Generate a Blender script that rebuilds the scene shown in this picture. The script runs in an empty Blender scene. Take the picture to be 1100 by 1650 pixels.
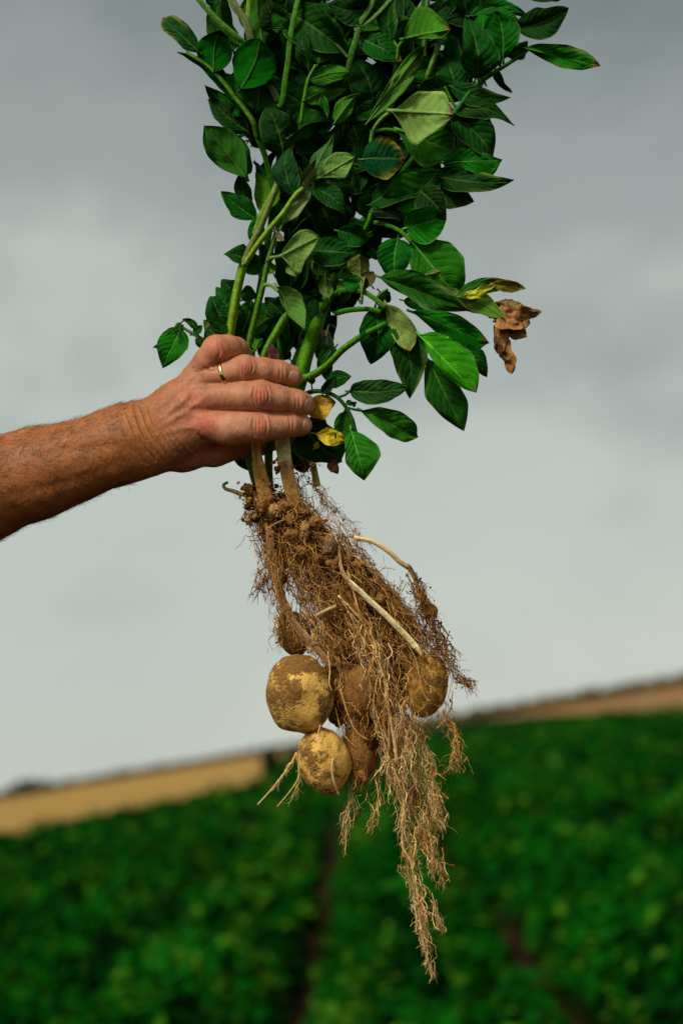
import bpy, math, random
import numpy as np
from mathutils import Vector, Matrix
from mathutils.bvhtree import BVHTree

rng = np.random.default_rng(7)
random.seed(7)
SC = bpy.context.scene
COL = SC.collection

# ------------------------------------------------------------------ camera
PXM = 0.0005            # one photo pixel at the subject, in metres
DIST = 1.146            # camera to the held plant
FPX = DIST / PXM        # focal length in photo pixels
CAM_H = 1.45
PITCH, ROLL = math.radians(8.9), math.radians(-9.55)
cam_d = bpy.data.cameras.new('camera')
cam = bpy.data.objects.new('camera', cam_d)
COL.objects.link(cam)
CAM_R = (Matrix.Rotation(math.radians(90) + PITCH, 4, 'X') @ Matrix.Rotation(ROLL, 4, 'Z'))
cam.matrix_world = Matrix.Translation((0, 0, CAM_H)) @ CAM_R
cam_d.sensor_fit = 'VERTICAL'
cam_d.sensor_height = 36.0
cam_d.lens = 50.0
cam_d.clip_start = 0.05
cam_d.clip_end = 6000
cam_d.dof.use_dof = True
cam_d.dof.focus_distance = DIST - 0.012
cam_d.dof.aperture_fstop = 3.5
SC.camera = cam
SC.render.engine = 'CYCLES'
SC.cycles.use_denoising = True
SC.cycles.max_bounces = 6
SC.view_settings.view_transform = 'Standard'
SC.view_settings.look = 'None'
SC.view_settings.exposure = 0.8
SC.view_settings.gamma = 1.0
SC.view_settings.use_curve_mapping = False

# ------------------------------------------------------------------ sky and sun
SUN_EL, SUN_AZ = math.radians(43), math.radians(207)   # azimuth from +Y, clockwise: behind the camera, to the left
W = bpy.data.worlds.new('World')
SC.world = W
W.use_nodes = True
nt = W.node_tree
nt.nodes.clear()


class NT:
    """tiny helper for node trees"""
    def __init__(s, tree):
        s.t = tree

    def n(s, kind, **kw):
        nd = s.t.nodes.new(kind)
        for k, v in kw.items():
            if k.startswith('i_'):
                key = k[2:]
                key = int(key) if key.isdigit() else key
                s.put(v, nd.inputs[key])
            else:
                setattr(nd, k, v)
        return nd

    def put(s, v, sock):
        if hasattr(v, 'is_output'):
            s.t.links.new(v, sock)
        elif isinstance(v, tuple) and hasattr(sock.default_value, '__len__') and len(v) == 3 and len(sock.default_value) == 4:
            sock.default_value = (*v, 1)
        else:
            sock.default_value = v

    def m(s, op, a, b=0.5, c=0.5, clamp=False):
        nd = s.n('ShaderNodeMath', operation=op, use_clamp=clamp)
        s.put(a, nd.inputs[0]); s.put(b, nd.inputs[1]); s.put(c, nd.inputs[2])
        return nd.outputs[0]

    def ramp(s, fac, stops, interp='LINEAR'):
        nd = s.n('ShaderNodeValToRGB')
        nd.color_ramp.interpolation = interp
        e = nd.color_ramp.elements
        while len(e) < len(stops):
            e.new(0.5)
        for i, (p, c) in enumerate(stops):
            e[i].position = p
            e[i].color = (*c, 1) if len(c) == 3 else c
        s.put(fac, nd.inputs[0])
        return nd.outputs[0]

    def mix(s, fac, a, b, blend='MIX'):
        nd = s.n('ShaderNodeMix', data_type='RGBA', blend_type=blend)
        s.put(fac, nd.inputs[0]); s.put(a, nd.inputs[6]); s.put(b, nd.inputs[7])
        return nd.outputs[2]

    def noise(s, vec, scale, detail=3, rough=0.55, dist=0.0):
        nd = s.n('ShaderNodeTexNoise')
        nd.inputs['Scale'].default_value = scale
        nd.inputs['Detail'].default_value = detail
        nd.inputs['Roughness'].default_value = rough
        nd.inputs['Distortion'].default_value = dist
        if vec is not None:
            s.put(vec, nd.inputs['Vector'])
        return nd.outputs['Fac']


w = NT(nt)
tc = w.n('ShaderNodeTexCoord')
sep = w.n('ShaderNodeSeparateXYZ', i_0=tc.outputs['Generated'])
mp = w.n('ShaderNodeMapping', i_Vector=tc.outputs['Generated'])
mp.inputs['Scale'].default_value = (1.0, 1.0, 1.75)
mp.inputs['Location'].default_value = (0.3, 0.1, 0.42)
n1 = w.noise(mp.outputs[0], 2.6, 4, 0.5, 0.5)
n2 = w.noise(mp.outputs[0], 7.0, 4, 0.5, 0.2)
nn = w.m('ADD', w.m('MULTIPLY', n1, 0.72), w.m('MULTIPLY', n2, 0.28))
el = w.m('MULTIPLY', sep.outputs[2], 0.9, clamp=True)
dens = w.m('ADD', w.m('MULTIPLY', w.m('SUBTRACT', nn, 0.405), 0.85), w.m('MINIMUM', el, 0.42))
cloud = w.ramp(dens, [(0.0, (3.25, 3.46, 3.1)), (0.21, (2.95, 3.18, 2.92)), (0.38, (1.95, 2.15, 2.06)), (0.62, (1.12, 1.34, 1.3))], 'EASE')
sky = w.n('ShaderNodeTexSky', sky_type='NISHITA', sun_disc=False, sun_elevation=SUN_EL, sun_rotation=SUN_AZ)
skymix = w.mix(0.97, sky.outputs[0], cloud)
bg = w.n('ShaderNodeBackground', i_Color=skymix, i_Strength=0.1)
out = w.n('ShaderNodeOutputWorld')
nt.links.new(bg.outputs[0], out.inputs[0])

sun_d = bpy.data.lights.new('sun', 'SUN')
sun = bpy.data.objects.new('sun', sun_d)
COL.objects.link(sun)
sun_d.energy = 1.5
sun_d.angle = math.radians(16)
sun_d.color = (1.0, 0.95, 0.87)
sdir = Vector((math.sin(SUN_AZ) * math.cos(SUN_EL), math.cos(SUN_AZ) * math.cos(SUN_EL), math.sin(SUN_EL)))
sun.rotation_euler = sdir.to_track_quat('Z', 'Y').to_euler()
sun.location = (0, 0, 30)

# ------------------------------------------------------------------ helpers
RC = np.array(CAM_R.to_3x3())


def to_world(P):
    """P: n x 3 in subject space (x = photo px, y = -photo px, z = px towards the camera)"""
    P = np.asarray(P, float)
    d = DIST - P[:, 2] * PXM
    k = d / DIST
    c = np.stack([(P[:, 0] - 550) * PXM * k, (P[:, 1] + 825) * PXM * k, -d], 1)
    return c @ RC.T + np.array([0, 0, CAM_H])


def ground_at(px, py, h=0.0):
    """where the line of sight through a photo pixel meets the level z = h"""
    v = RC @ np.array([(px - 550), (825 - py), -FPX])
    t = (h - CAM_H) / v[2]
    return v[0] * t, v[1] * t


def hashn(i, j, k):
    n = (i * 374761393 + j * 668265263 + k * 1274126177) & 0x7fffffff
    n = ((n ^ (n >> 13)) * 1274126177) & 0x7fffffff
    return ((n ^ (n >> 16)) & 0xffff) / 65535.0


def vnoise(P, s=1.0, octv=1):
    """value noise, -1..1"""
    P = np.asarray(P, float) * s
    tot, amp, norm = 0, 1.0, 0
    for _ in range(octv):
        I = np.floor(P).astype(np.int64)
        F = P - I
        F = F * F * (3 - 2 * F)
        r = 0
        for a in (0, 1):
            for b in (0, 1):
                for c in (0, 1):
                    wgt = (F[:, 0] if a else 1 - F[:, 0]) * (F[:, 1] if b else 1 - F[:, 1]) * (F[:, 2] if c else 1 - F[:, 2])
                    r = r + wgt * hashn(I[:, 0] + a, I[:, 1] + b, I[:, 2] + c)
        tot = tot + amp * (r * 2 - 1)
        norm += amp
        amp *= 0.5
        P = P * 2.03 + 17.3
    return tot / norm


ORIGIN = {}


def build(name, verts, faces, mat, parent=None, tone=None, uv=None, smooth=True, fmat=None, world=False, origin=None, flip=False):
    """one mesh object; verts in subject space unless world; tone = per-vertex colour"""
    V = np.asarray(verts, float) if world else to_world(verts)
    faces = np.asarray(faces, dtype=np.int64)
    if flip:
        faces = faces[:, ::-1]
    o_ = np.asarray(origin if origin is not None else V[0], float)
    L = V - o_
    me = bpy.data.meshes.new(name)
    k = faces.shape[1]
    me.vertices.add(len(L))
    me.vertices.foreach_set('co', L.astype(np.float32).ravel())
    me.loops.add(faces.size)
    me.loops.foreach_set('vertex_index', faces.astype(np.int32).ravel())
    me.polygons.add(len(faces))
    me.polygons.foreach_set('loop_start', np.arange(0, faces.size, k, dtype=np.int32))
    me.polygons.foreach_set('loop_total', np.full(len(faces), k, dtype=np.int32))
    for m_ in (mat if isinstance(mat, (list, tuple)) else [mat]):
        me.materials.append(m_)
    if fmat is not None:
        me.polygons.foreach_set('material_index', np.asarray(fmat, np.int32))
    me.polygons.foreach_set('use_smooth', np.full(len(faces), smooth))
    if tone is not None:
        ca = me.color_attributes.new('tone', 'FLOAT_COLOR', 'POINT')
        T = np.ones((len(L), 4), np.float32)
        T[:, :3] = tone
        ca.data.foreach_set('color', T.ravel())
    if uv is not None:
        ul = me.uv_layers.new(name='UVMap')
        ul.data.foreach_set('uv', np.asarray(uv, np.float32)[faces.ravel()].ravel())
    me.update(calc_edges=True)
    me.validate()
    ob = bpy.data.objects.new(name, me)
    COL.objects.link(ob)
    if parent is not None:
        ob.parent = parent
        ob.location = o_ - ORIGIN[parent.name]
    else:
        ob.location = o_
    ORIGIN[ob.name] = o_
    return ob


def root(name, label, cat, loc):
    o_ = bpy.data.objects.new(name, None)
    COL.objects.link(o_)
    o_.location = loc
    o_.empty_display_size = 0.05
    o_['label'] = label
    o_['category'] = cat
    ORIGIN[o_.name] = np.asarray(loc, float)
    return o_


def spline(pts, n):
    """Catmull-Rom through pts (any width), n samples"""
    P = np.asarray(pts, float)
    if len(P) == 2:
        t = np.linspace(0, 1, n)[:, None]
        return P[0] * (1 - t) + P[1] * t
    E = np.vstack([2 * P[0] - P[1], P, 2 * P[-1] - P[-2]])
    u = np.linspace(0, len(P) - 1 - 1e-6, n)
    i = u.astype(int)
    f = (u - i)[:, None]
    a, b, c, d = E[i], E[i + 1], E[i + 2], E[i + 3]
    return 0.5 * (2 * b + (c - a) * f + (2 * a - 5 * b + 4 * c - d) * f ** 2 + (3 * b - a - 3 * c + d) * f ** 3)


def tube(C, R, sides=10, caps=True, ribs=0.0):
    """tube along centres C with radii R -> verts, quads"""
    C = np.asarray(C, float)
    n = len(C)
    R = np.broadcast_to(np.asarray(R, float), (n,))
    T = np.gradient(C, axis=0)
    T /= np.linalg.norm(T, axis=1)[:, None] + 1e-9
    ref = np.array([0.31, 0.2, 0.93])
    A = np.cross(T, ref)
    A /= np.linalg.norm(A, axis=1)[:, None] + 1e-9
    B = np.cross(T, A)
    th = np.arange(sides) / sides * 2 * np.pi
    rr = 1 + (ribs * np.cos(3 * th) if ribs else 0 * th)
    V = C[:, None, :] + R[:, None, None] * rr[None, :, None] * (np.cos(th)[None, :, None] * A[:, None, :] + np.sin(th)[None, :, None] * B[:, None, :])
    V = V.reshape(-1, 3)
    i = np.arange(n - 1)[:, None] * sides
    j = np.arange(sides)[None, :]
    j2 = (j + 1) % sides
    F = np.stack([i + j, i + j2, i + sides + j2, i + sides + j], -1).reshape(-1, 4)
    if caps:
        V = np.vstack([V, C[0], C[-1]])
        jj = np.arange(sides)
        c0 = np.stack([np.full(sides, n * sides), (jj + 1) % sides, jj, np.full(sides, n * sides)], -1)
        b_ = (n - 1) * sides
        c1 = np.stack([np.full(sides, n * sides + 1), b_ + jj, b_ + (jj + 1) % sides, np.full(sides, n * sides + 1)], -1)
        # triangles written as quads with a repeated corner are dropped below
        F = np.vstack([F, c0, c1])
    return V, F


def sane(F):
    """quads with a repeated corner -> split everything into triangles, drop empties"""
    T = np.vstack([F[:, [0, 1, 2]], F[:, [0, 2, 3]]])
    ok = (T[:, 0] != T[:, 1]) & (T[:, 1] != T[:, 2]) & (T[:, 0] != T[:, 2])
    return T[ok]


class Bag:
    """collects several pieces into ONE mesh"""
    def __init__(s):
        s.V, s.F, s.T, s.n = [], [], [], 0

    def add(s, V, F, tone):
        s.V.append(V)
        s.F.append(F + s.n)
        T = np.empty((len(V), 3))
        T[:] = tone
        s.T.append(T)
        s.n += len(V)

    def build(s, name, mat, parent, **kw):
        F = np.vstack(s.F)
        if F.shape[1] == 4:
            F = sane(F)
        return build(name, np.vstack(s.V), F, mat, parent, tone=np.vstack(s.T), **kw)


def material(name):
    m_ = bpy.data.materials.new(name)
    m_.use_nodes = True
    m_.node_tree.nodes.clear()
    g = NT(m_.node_tree)
    o_ = g.n('ShaderNodeOutputMaterial')
    b_ = g.n('ShaderNodeBsdfPrincipled')
    m_.node_tree.links.new(b_.outputs[0], o_.inputs[0])
    return m_, g, b_


def attr(g, name='tone'):
    return g.n('ShaderNodeAttribute', attribute_name=name)


def bump(g, h, strength, dist, b_):
    bp = g.n('ShaderNodeBump', i_Height=h, i_Strength=strength, i_Distance=dist)
    g.t.links.new(bp.outputs[0], b_.inputs['Normal'])


# ------------------------------------------------------------------ materials
def leaf_material(name, under):
    m_, g, b_ = material(name)
    t = attr(g).outputs['Color']
    uvn = g.n('ShaderNodeUVMap', uv_map='UVMap')
    s_ = g.n('ShaderNodeSeparateXYZ', i_0=uvn.outputs[0])
    obj = g.n('ShaderNodeObjectInfo')
    geo = g.n('ShaderNodeTexCoord')
    nz = g.noise(geo.outputs['Object'], 60, 3)
    vv = g.m('ABSOLUTE', g.m('SUBTRACT', g.m('MULTIPLY', s_.outputs[1], 2.0), 1.0))
    u = s_.outputs[0]
    q = g.m('SUBTRACT', g.m('MULTIPLY', u, 7.5), g.m('MULTIPLY', g.m('POWER', vv, 1.35), 2.2))
    q = g.m('ADD', q, g.m('MULTIPLY', nz, 0.7))
    q = g.m('ADD', q, g.m('MULTIPLY', obj.outputs['Random'], 3.0))
    tri = g.m('MULTIPLY', g.m('ABSOLUTE', g.m('SUBTRACT', g.m('FRACT', q), 0.5)), 2.0)
    lat = g.n('ShaderNodeMapRange', interpolation_type='SMOOTHSTEP', i_0=tri, i_1=0.86, i_2=0.99).outputs[0]
    lat = g.m('MULTIPLY', lat, g.m('SUBTRACT', 1.15, vv, clamp=True))
    mid = g.n('ShaderNodeMapRange', interpolation_type='SMOOTHSTEP', i_0=vv, i_1=0.10, i_2=0.02).outputs[0]
    mask = g.m('MAXIMUM', lat, mid)
    vo = g.n('ShaderNodeTexVoronoi', feature='DISTANCE_TO_EDGE', i_Vector=geo.outputs['Object'])
    vo.inputs['Scale'].default_value = 520
    net = g.n('ShaderNodeMapRange', i_0=vo.outputs[0], i_1=0.0, i_2=0.16, i_3=1.0, i_4=0.0).outputs[0]
    rim = g.n('ShaderNodeMapRange', interpolation_type='SMOOTHSTEP', i_0=vv, i_1=0.9, i_2=1.0).outputs[0]
    if under:
        vein = g.mix(1.0, t, (1.6, 1.35, 1.7), 'MULTIPLY')
        fine = g.mix(g.m('MULTIPLY', net, 0.5), t, g.mix(1.0, t, (1.4, 1.25, 1.5), 'MULTIPLY'))
        fine = g.mix(g.m('MULTIPLY', g.m('POWER', tri, 3.0), 0.55), fine, g.mix(1.0, fine, (0.5, 0.62, 0.45), 'MULTIPLY'))
        c = g.mix(g.m('MULTIPLY', mask, 0.8), fine, vein)
        h = g.m('ADD', g.m('MULTIPLY', mask, 0.9), g.m('MULTIPLY', g.m('POWER', tri, 2.0), -0.35))
        h = g.m('ADD', h, g.m('MULTIPLY', net, -0.25))
        rough, spec, st = 0.75, 0.04, 0.6
    else:
        vein = g.mix(1.0, g.mix(0.2, t, (0.14, 0.28, 0.05)), (1.5, 1.4, 1.3), 'MULTIPLY')
        fine = g.mix(g.m('MULTIPLY', net, 0.4), t, g.mix(0.06, g.mix(1.0, t, (1.5, 1.4, 1.5), 'MULTIPLY'), (0.10, 0.25, 0.04)))
        c = g.mix(g.m('MULTIPLY', mask, 0.95), fine, vein)
        c = g.mix(g.m('MULTIPLY', rim, 0.5), c, (0.13, 0.26, 0.05))
        h = g.m('SUBTRACT', g.m('MULTIPLY', g.m('SUBTRACT', 1.0, tri), 0.45), g.m('MULTIPLY', mask, 0.6))
        h = g.m('ADD', h, g.m('MULTIPLY', net, -0.16))
        h = g.m('ADD', h, g.m('MULTIPLY', g.noise(geo.outputs['Object'], 150, 2), 0.8))
        rough, spec, st = 0.58, 0.09, 0.75
    c = g.mix(1.0, c, g.ramp(nz, [(0.3, (0.78, 0.8, 0.78)), (0.7, (1.2, 1.15, 1.15))]), 'MULTIPLY')
    g.put(c, b_.inputs['Base Color'])
    b_.inputs['Roughness'].default_value = rough
    b_.inputs['Specular IOR Level'].default_value = spec
    bump(g, h, st, 0.0012, b_)
    return m_


M_TOP = leaf_material('leaf_upper_side', False)
M_UND = leaf_material('leaf_lower_side', True)


def tone_material(name, rough, spec, nscale, namp, bscale, bdist, streak=None, bstr=0.6, sss=0):
    m_, g, b_ = material(name)
    t = attr(g).outputs['Color']
    geo = g.n('ShaderNodeTexCoord')
    vec = geo.outputs['Object']
    nz = g.noise(vec, nscale, 4, 0.6)
    lo, hi = 1 - namp, 1 + namp
    c = g.mix(1.0, t, g.ramp(nz, [(0.3, (lo,) * 3), (0.7, (hi,) * 3)]), 'MULTIPLY')
    g.put(c, b_.inputs['Base Color'])
    b_.inputs['Roughness'].default_value = rough
    b_.inputs['Specular IOR Level'].default_value = spec
    bump(g, g.noise(vec, bscale, 4, 0.6), bstr, bdist, b_)
    return m_


M_STEM = tone_material('stem_skin', 0.55, 0.12, 300, 0.42, 600, 0.0012)
M_DRY = tone_material('dry_leaf', 0.8, 0.15, 160, 0.45, 300, 0.002, bstr=1.0)
M_ROOT = tone_material('root_skin', 0.85, 0.12, 420, 0.35, 900, 0.0005)
M_SOIL = tone_material('soil', 0.95, 0.08, 350, 0.5, 500, 0.002, bstr=1.0)


def potato_material():
    m_, g, b_ = material('potato_skin')
    t = attr(g).outputs['Color']
    geo = g.n('ShaderNodeTexCoord')
    obj = g.n('ShaderNodeObjectInfo')
    va = g.n('ShaderNodeVectorMath', operation='ADD', i_0=geo.outputs['Object'])
    g.put(obj.outputs['Location'], va.inputs[1])
    vec = va.outputs[0]
    med = g.noise(vec, 210, 4, 0.6)
    big = g.noise(vec, 85, 6, 0.6, 0.4)
    fine = g.noise(vec, 420, 4, 0.65)
    a = attr(g, 'tone')
    dirt = g.m('ADD', g.m('ADD', big, g.m('MULTIPLY', fine, 0.4)), g.m('MULTIPLY', a.outputs['Alpha'], 0.0))
    dirt = g.m('ADD', dirt, g.m('MULTIPLY', g.m('SUBTRACT', med, 0.5), 0.5))
    dirt = g.m('ADD', dirt, g.m('SUBTRACT', attr(g, 'dirt').outputs['Fac'], 0.59))
    mask = g.ramp(dirt, [(0.49, (0, 0, 0)), (0.57, (0.45, 0.45, 0.45)), (0.68, (1, 1, 1))])
    soilc = g.ramp(fine, [(0.3, (0.16, 0.065, 0.012)), (0.7, (0.38, 0.18, 0.04))])
    skin = g.mix(1.0, t, g.ramp(g.noise(vec, 140, 3), [(0.3, (0.86, 0.82, 0.70)), (0.7, (1.12, 1.12, 1.2))]), 'MULTIPLY')
    film = g.mix(g.m('MULTIPLY', g.ramp(big, [(0.36, (0, 0, 0)), (0.6, (1, 1, 1))]), 0.45), skin, (0.55, 0.28, 0.05))
    g.put(g.mix(mask, film, soilc), b_.inputs['Base Color'])
    b_.inputs['Roughness'].default_value = 0.72
    b_.inputs['Specular IOR Level'].default_value = 0.25
    bump(g, g.m('ADD', g.m('MULTIPLY', mask, 0.8), g.m('MULTIPLY', fine, 0.6)), 1.0, 0.0018, b_)
    return m_


M_POT = potato_material()


def skin_material():
    m_, g, b_ = material('skin')
    t = attr(g).outputs['Color']
    geo = g.n('ShaderNodeTexCoord')
    vec = geo.outputs['Object']
    mot = g.noise(vec, 75, 4, 0.6)
    fine = g.noise(vec, 480, 3, 0.6)
    mp_ = g.n('ShaderNodeMapping', i_Vector=vec)
    mp_.inputs['Rotation'].default_value = (0, 0, 0.2)
    mp_.inputs['Scale'].default_value = (1.0, 0.4, 0.28)
    lines = g.noise(mp_.outputs[0], 620, 3, 0.6, 0.6)
    vo = g.n('ShaderNodeTexVoronoi', feature='DISTANCE_TO_EDGE', i_Vector=vec)
    vo.inputs['Scale'].default_value = 620
    c = g.mix(1.0, t, g.ramp(mot, [(0.32, (0.8, 0.76, 0.7)), (0.5, (1, 1, 1)), (0.7, (1.16, 1.1, 1.02))]), 'MULTIPLY')
    c = g.mix(1.0, c, g.ramp(fine, [(0.3, (0.85, 0.82, 0.8)), (0.7, (1.1, 1.1, 1.1))]), 'MULTIPLY')
    g.put(c, b_.inputs['Base Color'])
    b_.inputs['Roughness'].default_value = 0.52
    b_.inputs['Specular IOR Level'].default_value = 0.34
    b_.inputs['Subsurface Weight'].default_value = 0.12
    b_.inputs['Subsurface Radius'].default_value = (1.0, 0.35, 0.2)
    b_.inputs['Subsurface Scale'].default_value = 0.0025
    h = g.m('ADD', g.m('MULTIPLY', lines, 1.4), g.m('MULTIPLY', g.m('MINIMUM', vo.outputs[0], 0.25), 0.45))
    h = g.m('ADD', h, g.m('MULTIPLY', mot, 0.8))
    bump(g, h, 0.5, 0.0009, b_)
    return m_


M_SKIN = skin_material()


def plain(name, col, rough, spec=0.3, metal=0.0, nscale=90, namp=0.15):
    m_, g, b_ = material(name)
    geo = g.n('ShaderNodeTexCoord')
    nz = g.noise(geo.outputs['Object'], nscale, 3)
    g.put(g.mix(1.0, col, g.ramp(nz, [(0.3, (1 - namp,) * 3), (0.7, (1 + namp,) * 3)]), 'MULTIPLY'), b_.inputs['Base Color'])
    b_.inputs['Roughness'].default_value = rough
    b_.inputs['Specular IOR Level'].default_value = spec
    b_.inputs['Metallic'].default_value = metal
    return m_


M_NAIL = plain('fingernail', (0.72, 0.36, 0.23), 0.42, 0.3)
M_GOLD = plain('gold', (0.78, 0.52, 0.2), 0.22, 0.5, 1.0, namp=0.06)
M_HAIR = plain('arm_hair', (0.13, 0.06, 0.025), 0.6)


def field_material(name, c0, c1, scale, stretch=(1, 1, 1)):
    m_, g, b_ = material(name)
    geo = g.n('ShaderNodeTexCoord')
    mp_ = g.n('ShaderNodeMapping', i_Vector=geo.outputs['Object'])
    mp_.inputs['Scale'].default_value = stretch
    nz = g.noise(mp_.outputs[0], scale, 5, 0.6)
    n2_ = g.noise(geo.outputs['Object'], scale * 9, 3, 0.6)
    f = g.m('ADD', g.m('MULTIPLY', nz, 0.7), g.m('MULTIPLY', n2_, 0.3))
    g.put(g.ramp(f, [(0.33, c0), (0.66, c1)]), b_.inputs['Base Color'])
    b_.inputs['Roughness'].default_value = 0.95
    b_.inputs['Specular IOR Level'].default_value = 0.05
    bump(g, n2_, 0.8, 0.05, b_)
    return m_


M_GROUND = field_material('bare_soil', (0.018, 0.009, 0.003), (0.045, 0.023, 0.008), 1.2)
M_STUB = field_material('straw_stubble', (0.36, 0.205, 0.05), (0.55, 0.33, 0.09), 0.08, (0.3, 2.2, 1))
M_PLOUGH = field_material('dry_brown_field', (0.26, 0.135, 0.048), (0.40, 0.215, 0.085), 0.06, (0.3, 2.0, 1))
M_CROP = tone_material('crop_foliage', 0.9, 0.015, 9, 0.35, 30, 0.01)
M_FAR = tone_material('far_foliage', 0.8, 0.1, 0.6, 0.3, 2, 0.1)

# ------------------------------------------------------------------ ground and fields
def sheet(name, pts, z, mat, label=None, grid=None):
    V = [(x, y, z) for x, y in pts]
    me = bpy.data.meshes.new(name)
    me.from_pydata(V, [], [list(range(len(V)))])
    me.materials.append(mat)
    if me.polygons[0].normal.z < 0:
        me.flip_normals()
    o_ = bpy.data.objects.new(name, me)
    COL.objects.link(o_)
    o_['kind'] = 'structure'
    return o_


sheet('ground', [(-3000, -200), (3000, -200), (3000, 5000), (-3000, 5000)], 0.0, M_GROUND)
CAN = 0.45
lA, lB, lC = ground_at(0, 1337, CAN), ground_at(200, 1299, CAN), ground_at(425, 1254, CAN)
lD, lE = ground_at(434, 1236, 0.0), ground_at(462, 1213.5, 0.0)
far_l = (lE[0] * 900 / lE[1] + 40, 900)
sheet('stubble_field', [(lA[0] * 3.2, lA[1] * 0.9), lA, lB, lC, lD, lE, far_l, (-900, 900)], 0.008, M_STUB)
rA, rB, rC, rD = [ground_at(*p, CAN) for p in ((1100, 1141), (1000, 1143), (880, 1149), (760, 1160))]
far_r = (rD[0] * 900 / rD[1], 900)
sheet('dry_field', [(rA[0] * 3, rA[1] * 0.8), (900, 900), far_r, rD, rC, rB, rA], 0.008, M_PLOUGH)


def poly_side(x, y, pts):
    """True where (x, y) lies inside polygon pts (vectorised)"""
    ins = np.zeros(len(x), bool)
    n = len(pts)
    for i in range(n):
        x0, y0 = pts[i]
        x1, y1 = pts[(i + 1) % n]
        c = ((y0 > y) != (y1 > y)) & (x < (x1 - x0) * (y - y0) / (y1 - y0 + 1e-12) + x0)
        ins ^= c
    return ins


LPOLY = [(lA[0] * 3.2, lA[1] * 0.9), lA, lB, lC, lD, lE, far_l, (-900, 900)]
RPOLY = [(rA[0] * 3, rA[1] * 0.8), (900, 900), far_r, rD, rC, rB, rA]

# ------------------------------------------------------------------ potato crop: rows along +Y
ROW = 1.2
ROW_DIR = -0.02           # rows drift slightly sideways with distance
_fx, _fy = ground_at(482, 1640, 0.12)
ROW_X0 = _fx - ROW_DIR * _fy   # a furrow runs here


def row_phase(x, y):
    xx = x - ROW_DIR * y - ROW_X0 + 0.09 * vnoise(np.stack([0 * x, y * 0.9, 0 * x], 1), 1.0, 2) + 0.05 * vnoise(np.stack([x * 2.5, y * 2.5, 0 * x], 1), 1.0, 1)
    r = np.floor(xx / ROW)
    return xx / ROW - r, r        # 0 and 1 are furrows, 0.5 is the ridge


def canopy(x, y):
    f, r = row_phase(x, y)
    main = np.abs(x - ROW_DIR * y - ROW_X0) < 0.4
    gap = np.where(main, 0.085 - 0.05 * np.clip(vnoise(np.stack([x * 0.3, y * 1.1, r * 0], 1), 1.0, 2) + .2, 0, 1), 0.062 - 0.05 * np.clip(vnoise(np.stack([x * 0.9, y * 0.9, r * 5.3], 1), 1.0, 2) * 1.8 + .4, 0, 1)).clip(0, 1)
    h = np.sin(np.pi * np.clip((f - gap) / (1 - 2 * gap), 0, 1)) ** 0.5
    n = vnoise(np.stack([x * 1.9, y * 1.5, r * 3.1], 1), 1.0, 2)
    n2_ = vnoise(np.stack([x * 4.5, y * 4.5, r], 1), 1.0, 1)
    width = 1 + 0 * n
    far = np.clip((y - 18) / 25, 0, 1)
    h = h * (1 - far) + far * np.maximum(h, 0.72)
    return np.maximum(CAN * h * width + (0.19 * n + 0.09 * n2_) * np.sqrt(h + 0.02), -0.05)


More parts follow.
